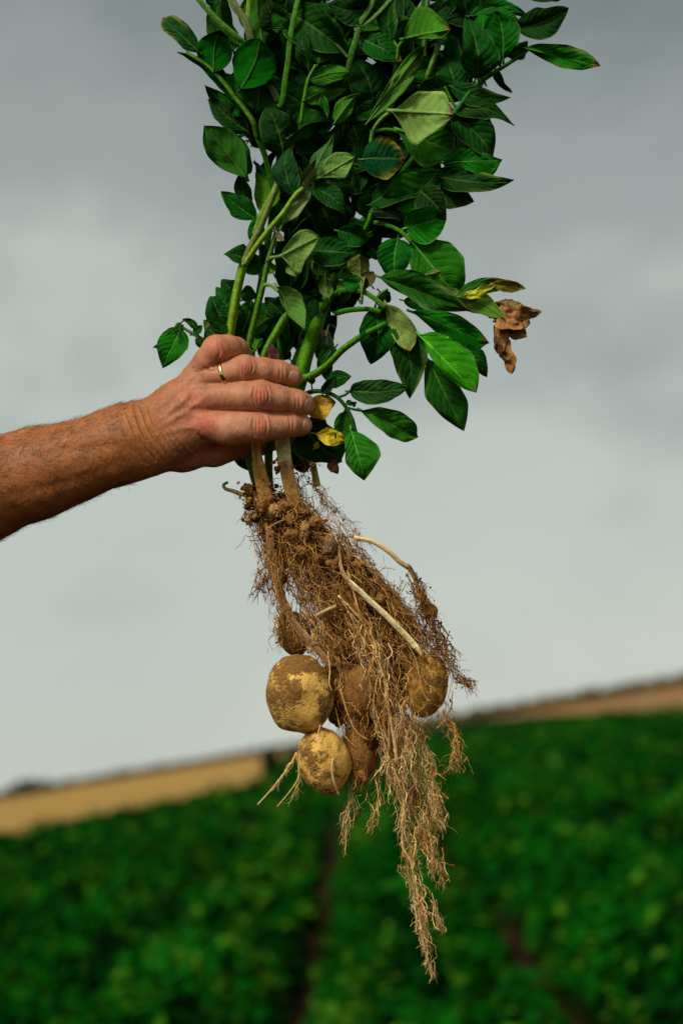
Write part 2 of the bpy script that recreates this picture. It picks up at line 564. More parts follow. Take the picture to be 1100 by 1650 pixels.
def crop():
    bag = Bag()
    # leafy mound under the leaves
    ys = np.concatenate([np.arange(2.2, 14, 0.09), np.geomspace(14, 900, 230)])
    for (y0, y1) in ((0, len(ys)),):
        cx = np.linspace(-1, 1, 190)
        X = cx[None, :] * (3.2 + 0.42 * ys[:, None])
        Y = np.repeat(ys[:, None], len(cx), 1)
        x, y = X.ravel(), Y.ravel()
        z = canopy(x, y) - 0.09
        inside = ~(poly_side(x, y, LPOLY) | poly_side(x, y, RPOLY))
        n, k = X.shape
        i = np.arange(n - 1)[:, None] * k
        j = np.arange(k - 1)[None, :]
        F = np.stack([i + j, i + j + 1, i + k + j + 1, i + k + j], -1).reshape(-1, 4)
        F = F[inside[F].all(1)]
        V = np.stack([x, y, z], 1)
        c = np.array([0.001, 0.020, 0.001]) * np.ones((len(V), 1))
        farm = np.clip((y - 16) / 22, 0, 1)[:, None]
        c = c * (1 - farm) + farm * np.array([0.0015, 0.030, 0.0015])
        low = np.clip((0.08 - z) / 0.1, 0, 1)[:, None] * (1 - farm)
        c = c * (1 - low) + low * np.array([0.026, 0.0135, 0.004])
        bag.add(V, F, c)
    # leaves: folded four-face blades
    def leaves(n, ya, yb, size, pw, spread):
        y = (rng.random(n) * (yb ** pw - ya ** pw) + ya ** pw) ** (1 / pw)
        x = (rng.random(n) * 2 - 1) * (1.2 + spread * y)
        keep = ~(poly_side(x, y, LPOLY) | poly_side(x, y, RPOLY))
        x, y = x[keep], y[keep]
        f, _ = row_phase(x, y)
        z = canopy(x, y)
        keep = (z > 0.10) | (rng.random(len(x)) < 0.03)
        x, y, z, f = x[keep], y[keep], z[keep], f[keep]
        n = len(x)
        z = z + rng.normal(0, 0.035, n)
        a = rng.random(n) * 2 * np.pi
        L = size * (0.6 + 0.8 * rng.random(n))
        tilt = rng.normal(-0.15, 0.45, n)
        d = np.stack([np.cos(a) * np.cos(tilt), np.sin(a) * np.cos(tilt), np.sin(tilt)], 1)
        up = np.stack([rng.normal(0, 0.35, n), rng.normal(-0.15, 0.35, n), np.ones(n)], 1)
        s_ = np.cross(up, d)
        s_ /= np.linalg.norm(s_, axis=1)[:, None]
        nn_ = np.cross(d, s_)
        P = np.stack([x, y, z], 1)
        Lc = L[:, None]
        b0 = P - d * Lc * 0.5
        m0 = P - nn_ * Lc * 0.06
        t0 = P + d * Lc * 0.5 - np.array([0, 0, 1]) * Lc * 0.12
        l0, r0 = P - s_ * Lc * 0.31, P + s_ * Lc * 0.31
        V = np.stack([b0, m0, t0, l0, r0], 1).reshape(-1, 3)
        q = np.arange(n)[:, None] * 5
        F = np.vstack([q + [0, 1, 3, 3], q + [1, 2, 3, 3], q + [0, 4, 1, 1], q + [1, 4, 2, 2]])
        v = np.clip(0.35 * rng.random(n) + 0.5 + 0.42 * vnoise(np.stack([x * 6.5, y * 5.2, z * 6], 1), 1.0, 2), 0, 1.4)
        big_ = np.clip(0.95 + 0.75 * vnoise(np.stack([x * 1.5 + 40, y * 1.1, 0 * x], 1), 1.0, 2), 0.35, 1.5)
        base = np.array([0.003, 0.060, 0.0025]) * (0.3 + 1.25 * v[:, None]) * big_[:, None]
        lime = ((rng.random(n) < 0.045) | ((vnoise(np.stack([x * 7.5 + 90, y * 6, 0 * x], 1)) > 0.42) & (rng.random(n) < .8)))[:, None]
        base = np.where(lime, np.array([0.042, 0.138, 0.006]) * (0.6 + 0.7 * v[:, None]), base)
        return V, F, np.repeat(base, 5, 0)
    bag.add(*leaves(24000, 2.4, 9.0, 0.088, 2.0, 0.34))
    bag.add(*leaves(24000, 9.0, 22.0, 0.115, 1.6, 0.32))
    bag.add(*leaves(20000, 22.0, 90.0, 0.26, 1.3, 0.32))
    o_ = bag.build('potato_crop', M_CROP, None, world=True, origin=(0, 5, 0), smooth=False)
    o_['kind'] = 'stuff'
    o_['label'] = 'rows of leafy green potato plants filling the field'
    return o_


crop()


def foliage_lump(bag, cx, cy, rx, ry, h, n, size, col):
    """leaf-clump faces through an uneven crown volume, standing on the ground"""
    th, ph, rr = rng.random(n) * 2 * np.pi, rng.random(n), rng.random(n) ** 0.4
    P = np.stack([np.cos(th) * rx * rr * np.sqrt(1 - ph ** 2 * .97), np.sin(th) * ry * rr * np.sqrt(1 - ph ** 2 * .97), h * ph * (0.75 + 0.25 * rr)], 1)
    P[:, 2] *= 0.8 + 0.4 * vnoise(P * [1.2, 1.2, 0] + cx, 1.3 / max(rx, 1))
    P += [cx, cy, 0]
    A = rng.normal(0, size, (n, 3))
    B = rng.normal(0, size, (n, 3))
    V = np.stack([P - A, P + B, P + A, P - B], 1).reshape(-1, 3)
    F = np.arange(n * 4).reshape(-1, 4)
    bag.add(V, F, np.repeat(np.array(col) * (0.5 + rng.random((n, 1))), 4, 0))


# bush on the corner of the stubble field
bx, by = ground_at(436, 1240, 0.0)
k_ = 75.0 / by
bx, by = bx * k_, 75.0
bush = root('bush', 'small dark round bush standing at the corner of the stubble field', 'bush', (bx, by, 0))
bg_ = Bag()
foliage_lump(bg_, bx, by, 0.40, 0.42, 2.0, 1300, 0.10, (0.008, 0.022, 0.007))
bg_.build('crown', M_FAR, bush, world=True, origin=(bx, by, 0.4), smooth=False)
V, F = tube(np.array([(bx, by, 0), (bx + .03, by, 0.5), (bx - .02, by, 1.1)]), [0.06, 0.045, 0.02], 6)
build('trunk', V, sane(F), M_SOIL, bush, tone=(0.05, 0.03, 0.02), world=True)


def hedge(label, x0, x1, y, h, n, col, var):
    r_ = root('hedgerow', label, 'hedge', ((x0 + x1) / 2, y, 0))
    b_ = Bag()
    xs = np.linspace(x0, x1, n)
    for x in xs:
        hh = h * (1 + var * float(vnoise(np.array([[x * 0.02, y, 0.5]]), 1.0, 2)[0]))
        foliage_lump(b_, x, y + rng.normal(0, 2), (x1 - x0) / n * 0.9, 4.0, max(hh, 0.5), 40, 0.5 + h * 0.12, col)
    o_ = b_.build('crown', M_FAR, r_, world=True, origin=((x0 + x1) / 2, y, 0.5), smooth=False)
    return r_


hedge('long dark hedgerow on the skyline behind the pale stubble field', -330, -8, 520, 2.3, 120, (0.14, 0.10, 0.045), 0.35)
hedge('long olive hedgerow on the skyline behind the dry brown field', 10, 330, 430, 3.0, 160, (0.12, 0.095, 0.03), 0.15)
gx, gy = ground_at(54, 1300, 0.0)
gx = gx * 500 / gy
thick = root('thicket', 'low dark thicket on the far left skyline above the stubble', 'thicket', (gx, 500, 0))
tb = Bag()
for q in (-5, -1, 4):
    foliage_lump(tb, gx + q, 500 + q * .3, 4.0, 3.0, 5.2 - abs(q) * .3, 260, 0.8, (0.035, 0.04, 0.022))
tb.build('crown', M_FAR, thick, world=True, origin=(gx, 500, 1), smooth=False)

# ================================================================== the arm and hand: one continuous surface
def grid_axes():
    xs = np.concatenate([np.arange(-700, -40, 7.0), np.arange(-40, 516, 1.6)])
    ys = np.concatenate([np.arange(526, 880, 1.6), np.arange(880, 1160, 6.0)])
    zs = np.arange(-118, 118, 1.9)
    return xs, ys, zs


def smin(a, b, k):
    h = np.clip(0.5 + 0.5 * (b - a) / k, 0, 1)
    return b + (a - b) * h - k * h * (1 - h)


def chain_field(AX, pts, k, sz=1.0, big=60.0):
    """pts: (x, y, z, r[, depth factor]) joined by round cones; returns field over its own box"""
    xs, ys, zs = AX
    P = np.array([p if len(p) == 5 else (*p, sz) for p in pts], float)
    pad = k + 22
    lo = (P[:, :3] - P[:, 3:4]).min(0) - pad
    hi = (P[:, :3] + P[:, 3:4]).max(0) + pad
    sl = tuple(slice(max(np.searchsorted(a, l) - 1, 0), np.searchsorted(a, h) + 1) for a, l, h in zip(AX, lo, hi))
    X, Y, Z = np.meshgrid(xs[sl[0]].astype(np.float32), ys[sl[1]].astype(np.float32), zs[sl[2]].astype(np.float32), indexing='ij')
    D = np.full(X.shape, big, np.float32)
    for a, b in zip(P[:-1], P[1:]):
        lo = np.minimum(a[:3], b[:3]) - max(a[3], b[3]) - pad
        hi = np.maximum(a[:3], b[:3]) + max(a[3], b[3]) + pad
        s2 = tuple(slice(max(np.searchsorted(ax[s_], l) - 1, 0), np.searchsorted(ax[s_], h) + 1) for ax, s_, l, h in zip(AX, sl, lo, hi))
        x, y, z = X[s2] - a[0], Y[s2] - a[1], Z[s2]
        e = b[:3] - a[:3]
        e2 = e[:2] @ e[:2] + e[2] ** 2
        t = np.clip((x * e[0] + y * e[1] + (z - a[2]) * e[2]) / e2, 0, 1)
        szl = a[4] + (b[4] - a[4]) * t
        dx, dy, dz = x - e[0] * t, y - e[1] * t, (z - a[2] - e[2] * t) / szl
        d = np.sqrt(dx * dx + dy * dy + dz * dz) - (a[3] + (b[3] - a[3]) * t)
        D[s2] = smin(D[s2], d, k) if k > 0 else np.minimum(D[s2], d)
    return sl, D


def surface_nets(D, AX):
    S = D < 0
    nx, ny, nz = D.shape
    cnt = np.zeros((nx - 1, ny - 1, nz - 1), np.uint8)
    for a in (0, 1):
        for b in (0, 1):
            for c in (0, 1):
                cnt += S[a:nx - 1 + a, b:ny - 1 + b, c:nz - 1 + c]
    act = (cnt > 0) & (cnt < 8)
    I = np.argwhere(act)
    idx = np.full(act.shape, -1, np.int64)
    idx[act] = np.arange(len(I))
    acc = np.zeros((len(I), 3))
    num = np.zeros(len(I))
    co = [(a, b, c) for a in (0, 1) for b in (0, 1) for c in (0, 1)]
    for p in co:
        for ax in range(3):
            if p[ax]:
                continue
            q = list(p); q[ax] = 1
            i0, i1 = I + p, I + q
            d0, d1 = D[tuple(i0.T)], D[tuple(i1.T)]
            cr = (d0 < 0) != (d1 < 0)
            t = np.where(cr, d0 / np.where(cr, d0 - d1, 1), 0)
            pt = np.stack([AX[m][i0[:, m]] for m in range(3)], 1)
            pt[:, ax] += t * (AX[ax][i1[:, ax]] - AX[ax][i0[:, ax]])
            acc += pt * cr[:, None]
            num += cr
    V = acc / num[:, None]
    Fs = []
    for ax in range(3):
        o1, o2 = [(1, 2), (2, 0), (0, 1)][ax]
        sl0 = [slice(1, s - 1) for s in D.shape]
        sl1 = list(sl0)
        sl0[ax] = slice(0, D.shape[ax] - 1)
        sl1[ax] = slice(1, D.shape[ax])
        s0, s1 = S[tuple(sl0)], S[tuple(sl1)]
        for flip, cond in ((False, s0 & ~s1), (True, ~s0 & s1)):
            E = np.argwhere(cond)
            off = np.ones(3, int); off[ax] = 0
            E = E + off
            q = []
            for (a, b) in ((0, 0), (1, 0), (1, 1), (0, 1)):
                c = E.copy()
                c[:, o1] -= 1 - a
                c[:, o2] -= 1 - b
                q.append(idx[tuple(c.T)])
            F = np.stack(q, 1)
            if flip:
                F = F[:, ::-1]
            Fs.append(F[(F >= 0).all(1)])
    return V, np.vstack(Fs)


def hand_and_arm():
    AX = grid_axes()
    xs, ys, zs = AX
    D = np.full((len(xs), len(ys), len(zs)), 60.0, np.float32)
    arm = [(-640, 985, -6, 92, 0.95), (-430, 918, -4, 104, 0.92), (-280, 868, 0, 104, 0.9), (-140, 822, 0, 96, 0.88), (-40, 792, 0, 84, 0.86),
           (60, 762, 0, 71, 0.84), (116, 745, 0, 62, 0.82), (165, 727, 0, 57.5, 0.80), (205, 713, 2, 60, 0.74), (235, 707, 4, 55, 0.70), (262, 698, 6, 50, 0.66)]
    palm = []
    sl, B = chain_field(AX, arm, 20)
    D[sl] = np.minimum(D[sl], B)
    base_parts = [
        [(235, 690, 4, 38, .7), (280, 650, 10, 30, .8), (318, 606, 6, 19)],           # little-finger metacarpal
        [(240, 695, 6, 38, .7), (285, 655, 16, 31, .8), (322, 616, 13, 20)],
        [(240, 702, 8, 40, .7), (290, 672, 20, 33, .8), (328, 642, 21, 22)],
        [(242, 712, 6, 40, .7), (290, 698, 18, 36, .8), (328, 684, 22, 26)],
        [(245, 718, -2, 38, .75), (295, 722, -14, 36, .8), (345, 724, -30, 25, 0.9), (362, 722, -40, 22)],   # thumb base
        [(290, 690, -14, 34, .7), (345, 665, -20, 30, .7)],                            # palm
    ]
    for ch in base_parts:
        sl, B = chain_field(AX, ch, 14)
        D[sl] = smin(D[sl], B, 16)
    base = D.copy()
    fingers = [
        # little finger, folded back over the stems
        ([(314, 606, 6, 20), (332, 581, 24, 19.5), (349, 562.5, 32, 22.5), (366, 560, 20, 20.5), (380, 562, 2, 18.5), (390, 574, -22, 17), (396, 592, -42, 16)], 6),
        # ring finger
        ([(316, 612, 14, 21), (340, 605, 24, 17.6), (366, 600.5, 33, 17.6), (394, 593, 37, 19.6), (424, 595.5, 31, 17.8), (450, 600, 23, 17.6), (468, 606, 12, 16), (475, 610, 4, 12.5)], 10),
        # middle finger
        ([(334, 640, 24, 26), (370, 638, 34, 22), (396, 637, 40, 22.4), (420, 637.5, 42, 23.6), (446, 642, 35, 20.5), (477, 647.5, 23, 18.8), (488, 651.5, 8, 17), (490, 654, -6, 14)], 10),
        # index finger
        ([(330, 684, 24, 29), (373, 689, 33, 26.6), (398, 687.5, 37, 24.6), (420, 687, 38, 24.2), (445, 686, 31, 20.5), (467, 684, 24, 18.4), (482, 684, 10, 17.2), (488, 685, -2, 14.5)], 10),
        # thumb, closing behind the stems
        ([(345, 724, -30, 24), (385, 719, -52, 20), (420, 712, -66, 19.5), (455, 705, -72, 17.5), (482, 699, -68, 16), (487, 697, -64, 13)], 10),
    ]
    for ch, k in fingers:
        sl, B = chain_field(AX, ch, k)
        D[sl] = np.minimum(D[sl], smin(base[sl], B, 9))
    V, F = surface_nets(D, AX)
    # two relaxing passes take out the grid
    e = np.vstack([F[:, [0, 1]], F[:, [1, 2]], F[:, [2, 3]], F[:, [3, 0]]])
    deg = np.bincount(e.ravel(), minlength=len(V))[:, None]
    for lam in (0.5, -0.3, 0.5, -0.3):
        s_ = np.zeros_like(V)
        for c in range(3):
            s_[:, c] = np.bincount(e[:, 0], V[e[:, 1], c], len(V)) + np.bincount(e[:, 1], V[e[:, 0], c], len(V))
        V = V + lam * (s_ / deg - V)

    def normals(V):
        n = np.cross(V[F[:, 2]] - V[F[:, 0]], V[F[:, 3]] - V[F[:, 1]])
        N = np.zeros_like(V)
        for c in range(4):
            for m in range(3):
                N[:, m] += np.bincount(F[:, c], n[:, m], len(V))
        return N / (np.linalg.norm(N, axis=1)[:, None] + 1e-9)
    N = normals(V)
    if (N[:, 2] * (V[:, 2] - 0)).sum() < 0:
        F = F[:, ::-1]
        N = -N
    front = np.clip(N[:, 2] * 1.6, 0, 1)
    disp = np.zeros(len(V))
    wob = vnoise(V, 0.09, 2) * 2.0

    def crease(pts, depth, sig, ridge=0.0, fade=True):
        nonlocal disp
        C = spline(pts, 40)
        lo, hi = C.min(0) - 14, C.max(0) + 14
        m = np.where((V[:, 0] > lo[0]) & (V[:, 0] < hi[0]) & (V[:, 1] > lo[1]) & (V[:, 1] < hi[1]) & (N[:, 2] > 0))[0]
        if len(m) == 0:
            return
        q = V[m, :2] + wob[m, None] * 0.6
        d2 = ((q[:, None, :] - C[None, :, :]) ** 2).sum(2)
        a = d2.argmin(1)
        d = np.sqrt(d2.min(1))
        f = np.sin(np.pi * (a + 1.5) / 42) ** 0.5 if fade else 1.0
        disp[m] += front[m] * f * (-depth * np.exp(-(d / sig) ** 2) + ridge * np.exp(-((d - 2.6 * sig) / (1.6 * sig)) ** 2))

    def knuckle(x, y, rx, ry, depth):
        for o_, s_ in ((-rx, -1), (-rx * .45, -.5), (rx * .1, .3), (rx * .55, .6), (rx, 1)):
            crease([(x + o_ - s_ * 1.5, y - ry), (x + o_ * 1.25, y), (x + o_ - s_ * 1.5, y + ry)], depth * (0.7 + 0.3 * abs(s_)), 1.5, depth * .3)
    knuckle(396, 592, 9, 13, 2.0)
    knuckle(420, 637, 10, 16, 2.4)
    knuckle(418, 686, 9, 17, 2.4)
    for x, y, h in ((450, 599, 11), (455, 601, 10), (476, 646, 13), (481, 648, 12), (466, 683, 13), (471, 684, 12)):
        crease([(x, y - h), (x + 1.5, y), (x, y + h)], 1.9, 1.5, .5)
    # wrist folds
    for i, (p0, p1, p2, dp) in enumerate((((204, 664), (222, 706), (250, 742), 2.0), ((216, 656), (232, 700), (262, 742), 2.4), ((228, 655), (243, 694), (272, 738), 2.6),
                                      ((238, 654), (250, 684), (280, 730), 2.2), ((247, 655), (262, 690), (292, 734), 1.6), ((196, 690), (212, 720), (236, 748), 1.5),
                                      ((256, 662), (272, 694), (304, 732), 1.2))):
        crease([p0, p1, p2], dp * 1.15, 1.9, dp * .5)
    # fan of folds between the knuckle of the index finger and the thumb
    for i in range(8):
        s_ = i / 7
        crease([(286 + 36 * s_, 690 + 6 * s_), (300 + 30 * s_, 716 + 2 * s_), (322 + 34 * s_, 736 - 2 * s_)], 2.0, 1.7, .7)
    crease([(318, 700), (338, 714), (362, 720)], 2.2, 2.4, .5)
    # folded web below the little finger
    crease([(338, 588), (350, 592), (352, 584)], 1.8, 2.0, .4)
    crease([(330, 592), (341, 598), (356, 594)], 1.8, 2.0, .4)
    crease([(360, 560), (363, 570), (358, 580)], 1.6, 1.8, .4)
    crease([(352, 558), (354, 568), (350, 578)], 1.2, 1.8, .4)
    # tendons and veins on the back of the hand
    for pts, dp, sg in (([(255, 680), (290, 650), (322, 616)], -1.6, 5), ([(255, 690), (295, 666), (332, 640)], -1.8, 5), ([(258, 700), (296, 690), (330, 684)], -1.6, 6),
                        ([(270, 668), (300, 660), (318, 662)], 1.2, 6), ([(262, 660), (285, 636), (312, 612)], 1.0, 4)):
        crease(pts, dp, sg)
    crease([(312, 660), (328, 662), (345, 662)], 1.8, 3.5, 0)
    crease([(310, 628), (326, 626), (344, 622)], 1.6, 3.0, 0)
    # forearm: shallow muscle and tendon relief
    crease([(20, 735), (100, 728), (190, 716)], 2.2, 10)
    crease([(10, 800), (90, 782), (185, 752)], 1.6, 9)
    disp += vnoise(V, 0.045, 2) * 0.8 + vnoise(V, 0.25, 2) * 0.28 * (V[:, 0] < 330)
    V2 = V + N * disp[:, None]
    # tone: tanned arm, pinker hand and knuckles
    arm_c, hand_c, red_c, pale_c = np.array([0.43, 0.147, 0.038]), np.array([0.61, 0.25, 0.132]), np.array([0.68, 0.17, 0.09]), np.array([0.80, 0.40, 0.22])
    t = np.clip((V[:, 0] - 215) / 140, 0, 1)[:, None]
    T = arm_c * (1 - t) + hand_c * t
    def blush(x, y, r, c, a):
        nonlocal T
        f = (a * np.exp(-(((V[:, 0] - x) ** 2 + (V[:, 1] - y) ** 2) / r ** 2)))[:, None]
        T = T * (1 - f) + f * c
    for x, y, r, a in ((330, 680, 26, .8), (312, 640, 20, .45), (351, 560, 16, .7), (396, 592, 13, .75), (420, 636, 15, .8), (419, 687, 14, .6), (450, 600, 9, .45), (478, 646, 9, .45), (467, 684, 9, .4)):
        blush(x, y, r, red_c, a)
    for x, y, r, a in ((372, 690, 22, .5), (445, 640, 14, .4), (443, 686, 14, .45), (424, 596, 12, .4), (225, 690, 30, .35)):
        blush(x, y, r, pale_c if x > 300 else np.array([0.54, 0.23, 0.05]), a)
    nz = vnoise(V, 0.05, 3)[:, None]
    T = T * (1 + 0.16 * nz)
    soil_ = np.clip(vnoise(V + 40, 0.11, 3) * 1.6 - 0.35, 0, 1) * np.clip((V[:, 0] - 340) / 110, 0, 1) * 0.45
    soil_ = np.maximum(soil_, 0.5 * np.clip(-disp - 0.9, 0, 1) * (V[:, 0] > 300))[:, None]     # earth rubbed into the folds
    T = T * (1 - soil_) + soil_ * np.array([0.20, 0.095, 0.035])
    Vs = V2 * np.array([1, -1, 1])
    fl = F[:, ::-1]
    return Vs, fl, T, N * np.array([1, -1, 1])


HV, HF, HT, HN = hand_and_arm()
arm_root_loc = to_world(np.array([[-640, -985, 0]]))[0]
person = build('person', HV, HF, M_SKIN, None, tone=HT, origin=arm_root_loc)
person['label'] = 'bare tanned forearm and hand reaching in and gripping the potato stems'
person['category'] = 'person'
BVH = BVHTree.FromPolygons([Vector(v) for v in HV], [tuple(int(i) for i in f) for f in HF])


def nail(cx, cy, a, l, wd, zlift=0.9, shade=1.0):
    """nail plate laid on the finger: a = direction of the fingertip in the picture (deg), l, wd in px"""
    nu, nv = 12, 12
    ca, sa = math.cos(math.radians(a)), math.sin(math.radians(a))
    V, ok = [], True
    for i in range(nu):
        u = i / (nu - 1) * 2 - 1
        for j in range(nv):
            v = j / (nv - 1) * 2 - 1
            # square to rounded plate
            uu = u * math.sqrt(1 - 0.38 * v * v)
            vv = v * math.sqrt(1 - 0.25 * u * u)
            x = cx + uu * l / 2 * ca - vv * wd / 2 * sa
            y = -(cy + uu * l / 2 * sa + vv * wd / 2 * ca)
            h = BVH.ray_cast(Vector((x, y, 200)), Vector((0, 0, -1)))
            if h[0] is None:
                h = BVH.find_nearest(Vector((x, y, -10)))
            edge = max(abs(u), abs(v))
            lift = zlift if edge < 0.95 else -0.4
            if u > 0.8 and edge < .95:
                lift += 0.5
            p = h[0] + h[1] * lift
            V.append(tuple(p))
    V = np.array(V)
    # smooth the plate a little
    G = V.reshape(nu, nv, 3)
    for _ in range(3):
        H = G.copy()
        H[1:-1, 1:-1] = 0.5 * G[1:-1, 1:-1] + 0.125 * (G[:-2, 1:-1] + G[2:, 1:-1] + G[1:-1, :-2] + G[1:-1, 2:])
        G = H
    V = G.reshape(-1, 3)
    F = []
    for i in range(nu - 1):
        for j in range(nv - 1):
            F.append((i * nv + j, i * nv + j + 1, (i + 1) * nv + j + 1, (i + 1) * nv + j))
    return build('fingernail', V, np.array(F), M_NAIL, person, flip=False)


nail(474, 606, 16, 18, 19)
nail(496, 652.5, 18, 11, 23)
nail(494, 683.5, 8, 13, 24)


def arm_hair():
    bag = Bag()
    cand = np.where((HV[:, 0] > -200) & (HV[:, 0] < 312) & (HN[:, 2] > -0.55))[0]
    dens = rng.random(len(cand))
    pick = rng.choice(cand, 2600, replace=False)
    for i in pick:
        p, n = HV[i], HN[i]
        x = p[0]
        if x > 225 and rng.random() < 0.72:
            continue
        if x > 255 and (p[1] > -690 and p[1] < -655):
            continue
        L = rng.uniform(10, 25) * (1 if x < 215 else 0.5)
        d = np.array([0.75, 0.05 + 0.75 * np.sign(n[1]) * (abs(n[1]) > .3) * rng.random() - .15, 0.0]) + rng.normal(0, 0.4, 3)
        d -= n * (d @ n)
        d /= np.linalg.norm(d) + 1e-6
        lift = rng.uniform(0.12, 0.5)
        sdv = np.cross(n, d) * rng.normal(0, 0.35)
        t = np.linspace(0, 1, 5)[:, None]
        C = p - n * 0.4 + d * L * t + n * L * lift * (t - 0.55 * t ** 2) + sdv * L * t ** 2
        V, F = tube(C, np.linspace(0.18, 0.07, 5), 3, caps=False)
        bag.add(V, F, (0, 0, 0))
    o_ = bag.build('arm_hair', M_HAIR, person)
    o_['kind'] = 'stuff'


arm_hair()


def wedding_ring():
    c = np.array([361.0, -600.5, 30.5])
    ax = np.array([36.0, 12.0, 9.0]); ax /= np.linalg.norm(ax)
    e1 = np.cross(ax, [0, 0, 1]); e1 /= np.linalg.norm(e1)
    e2 = np.cross(ax, e1)
    n, prof = 64, [(-3.9, 0.0), (-3.6, 1.0), (-2.4, 1.75), (0, 2.1), (2.4, 1.75), (3.6, 1.0), (3.9, 0.0), (3.0, -0.6), (0, -0.8), (-3.0, -0.6)]
    V = []
    rr = []
    for i in range(n):
        th = i / n * 2 * math.pi
        rd = math.cos(th) * e1 + math.sin(th) * e2
        h = BVH.ray_cast(Vector(c), Vector(rd), 26)
        rr.append(min(h[3], 22.5) if h[0] is not None else 20.0)
    rr = np.array(rr)
    for _ in range(6):
        rr = 0.5 * rr + 0.25 * (np.roll(rr, 1) + np.roll(rr, -1))
    for i in range(n):
        th = i / n * 2 * math.pi
        rd = math.cos(th) * e1 + math.sin(th) * e2
        for (a, r) in prof:
            V.append(c + ax * a + rd * (rr[i] + 0.5 + r))
    k = len(prof)
    F = [(i * k + j, i * k + (j + 1) % k, ((i + 1) % n) * k + (j + 1) % k, ((i + 1) % n) * k + j) for i in range(n) for j in range(k)]
    o_ = build('ring', np.array(V), np.array(F), M_GOLD, None, origin=to_world(np.array([c]))[0])
    o_['label'] = 'plain gold wedding band worn on the ring finger'
    o_['category'] = 'ring'


wedding_ring()
# ================================================================== the potato plant
base_loc = to_world(np.array([[450, -800, -34]]))[0]
plant = root('potato_plant', 'uprooted potato plant held up by its stems, with leaves, earthy roots and potatoes', 'plant', base_loc)
G_LIGHT, G_MID, G_DARK = (0.19, 0.34, 0.03), (0.08, 0.21, 0.018), (0.025, 0.10, 0.008)
BROWN_ST = (0.20, 0.19, 0.05)


def vivid(c, k=1.22):
    c = np.asarray(c, float)
    l = (c * [0.3, 0.55, 0.15]).sum(-1, keepdims=True)
    pale = float(np.clip((c[..., 0] / (c[..., 1] + 1e-6) - 0.3) / 0.3, 0, 1))   # only the deep greens
    k = k + (1.0 - k) * pale
    return np.clip(l + (c - l) * k, 0.0012, 0.95)


def stem(pts, r0, r1, c0, c1=None, n=26, sides=15, ribs=0.09, name='stem', mat=None, knots=True, label=None):
    """pts (px, py, z)"""
    P = np.array([(p[0], -p[1], p[2]) for p in pts], float)
    C = spline(P, n)
    C[:, :2] += np.stack([vnoise(C + 31, 0.03), vnoise(C + 77, 0.03)], 1) * 0.8
    R = np.linspace(r0, r1, n) * (1 + 0.05 * vnoise(C, 0.05, 2))
    V, F = tube(C, R, sides, True, ribs)
    c1 = c1 or c0
    t = np.repeat(np.linspace(0, 1, n), sides)
    t = np.concatenate([t, [0, 1]])[:, None]
    T = vivid(c0) * (1 - t) + vivid(c1) * t
    side = np.tile(np.cos(np.arange(sides) / sides * 2 * np.pi * 3), n)
    T = T * np.concatenate([1 + 0.26 * side, [1, 1]])[:, None]
    o_ = build(name, V, sane(F), mat or M_STEM, plant, tone=T)
    if label:
        o_['label'] = label
    return o_


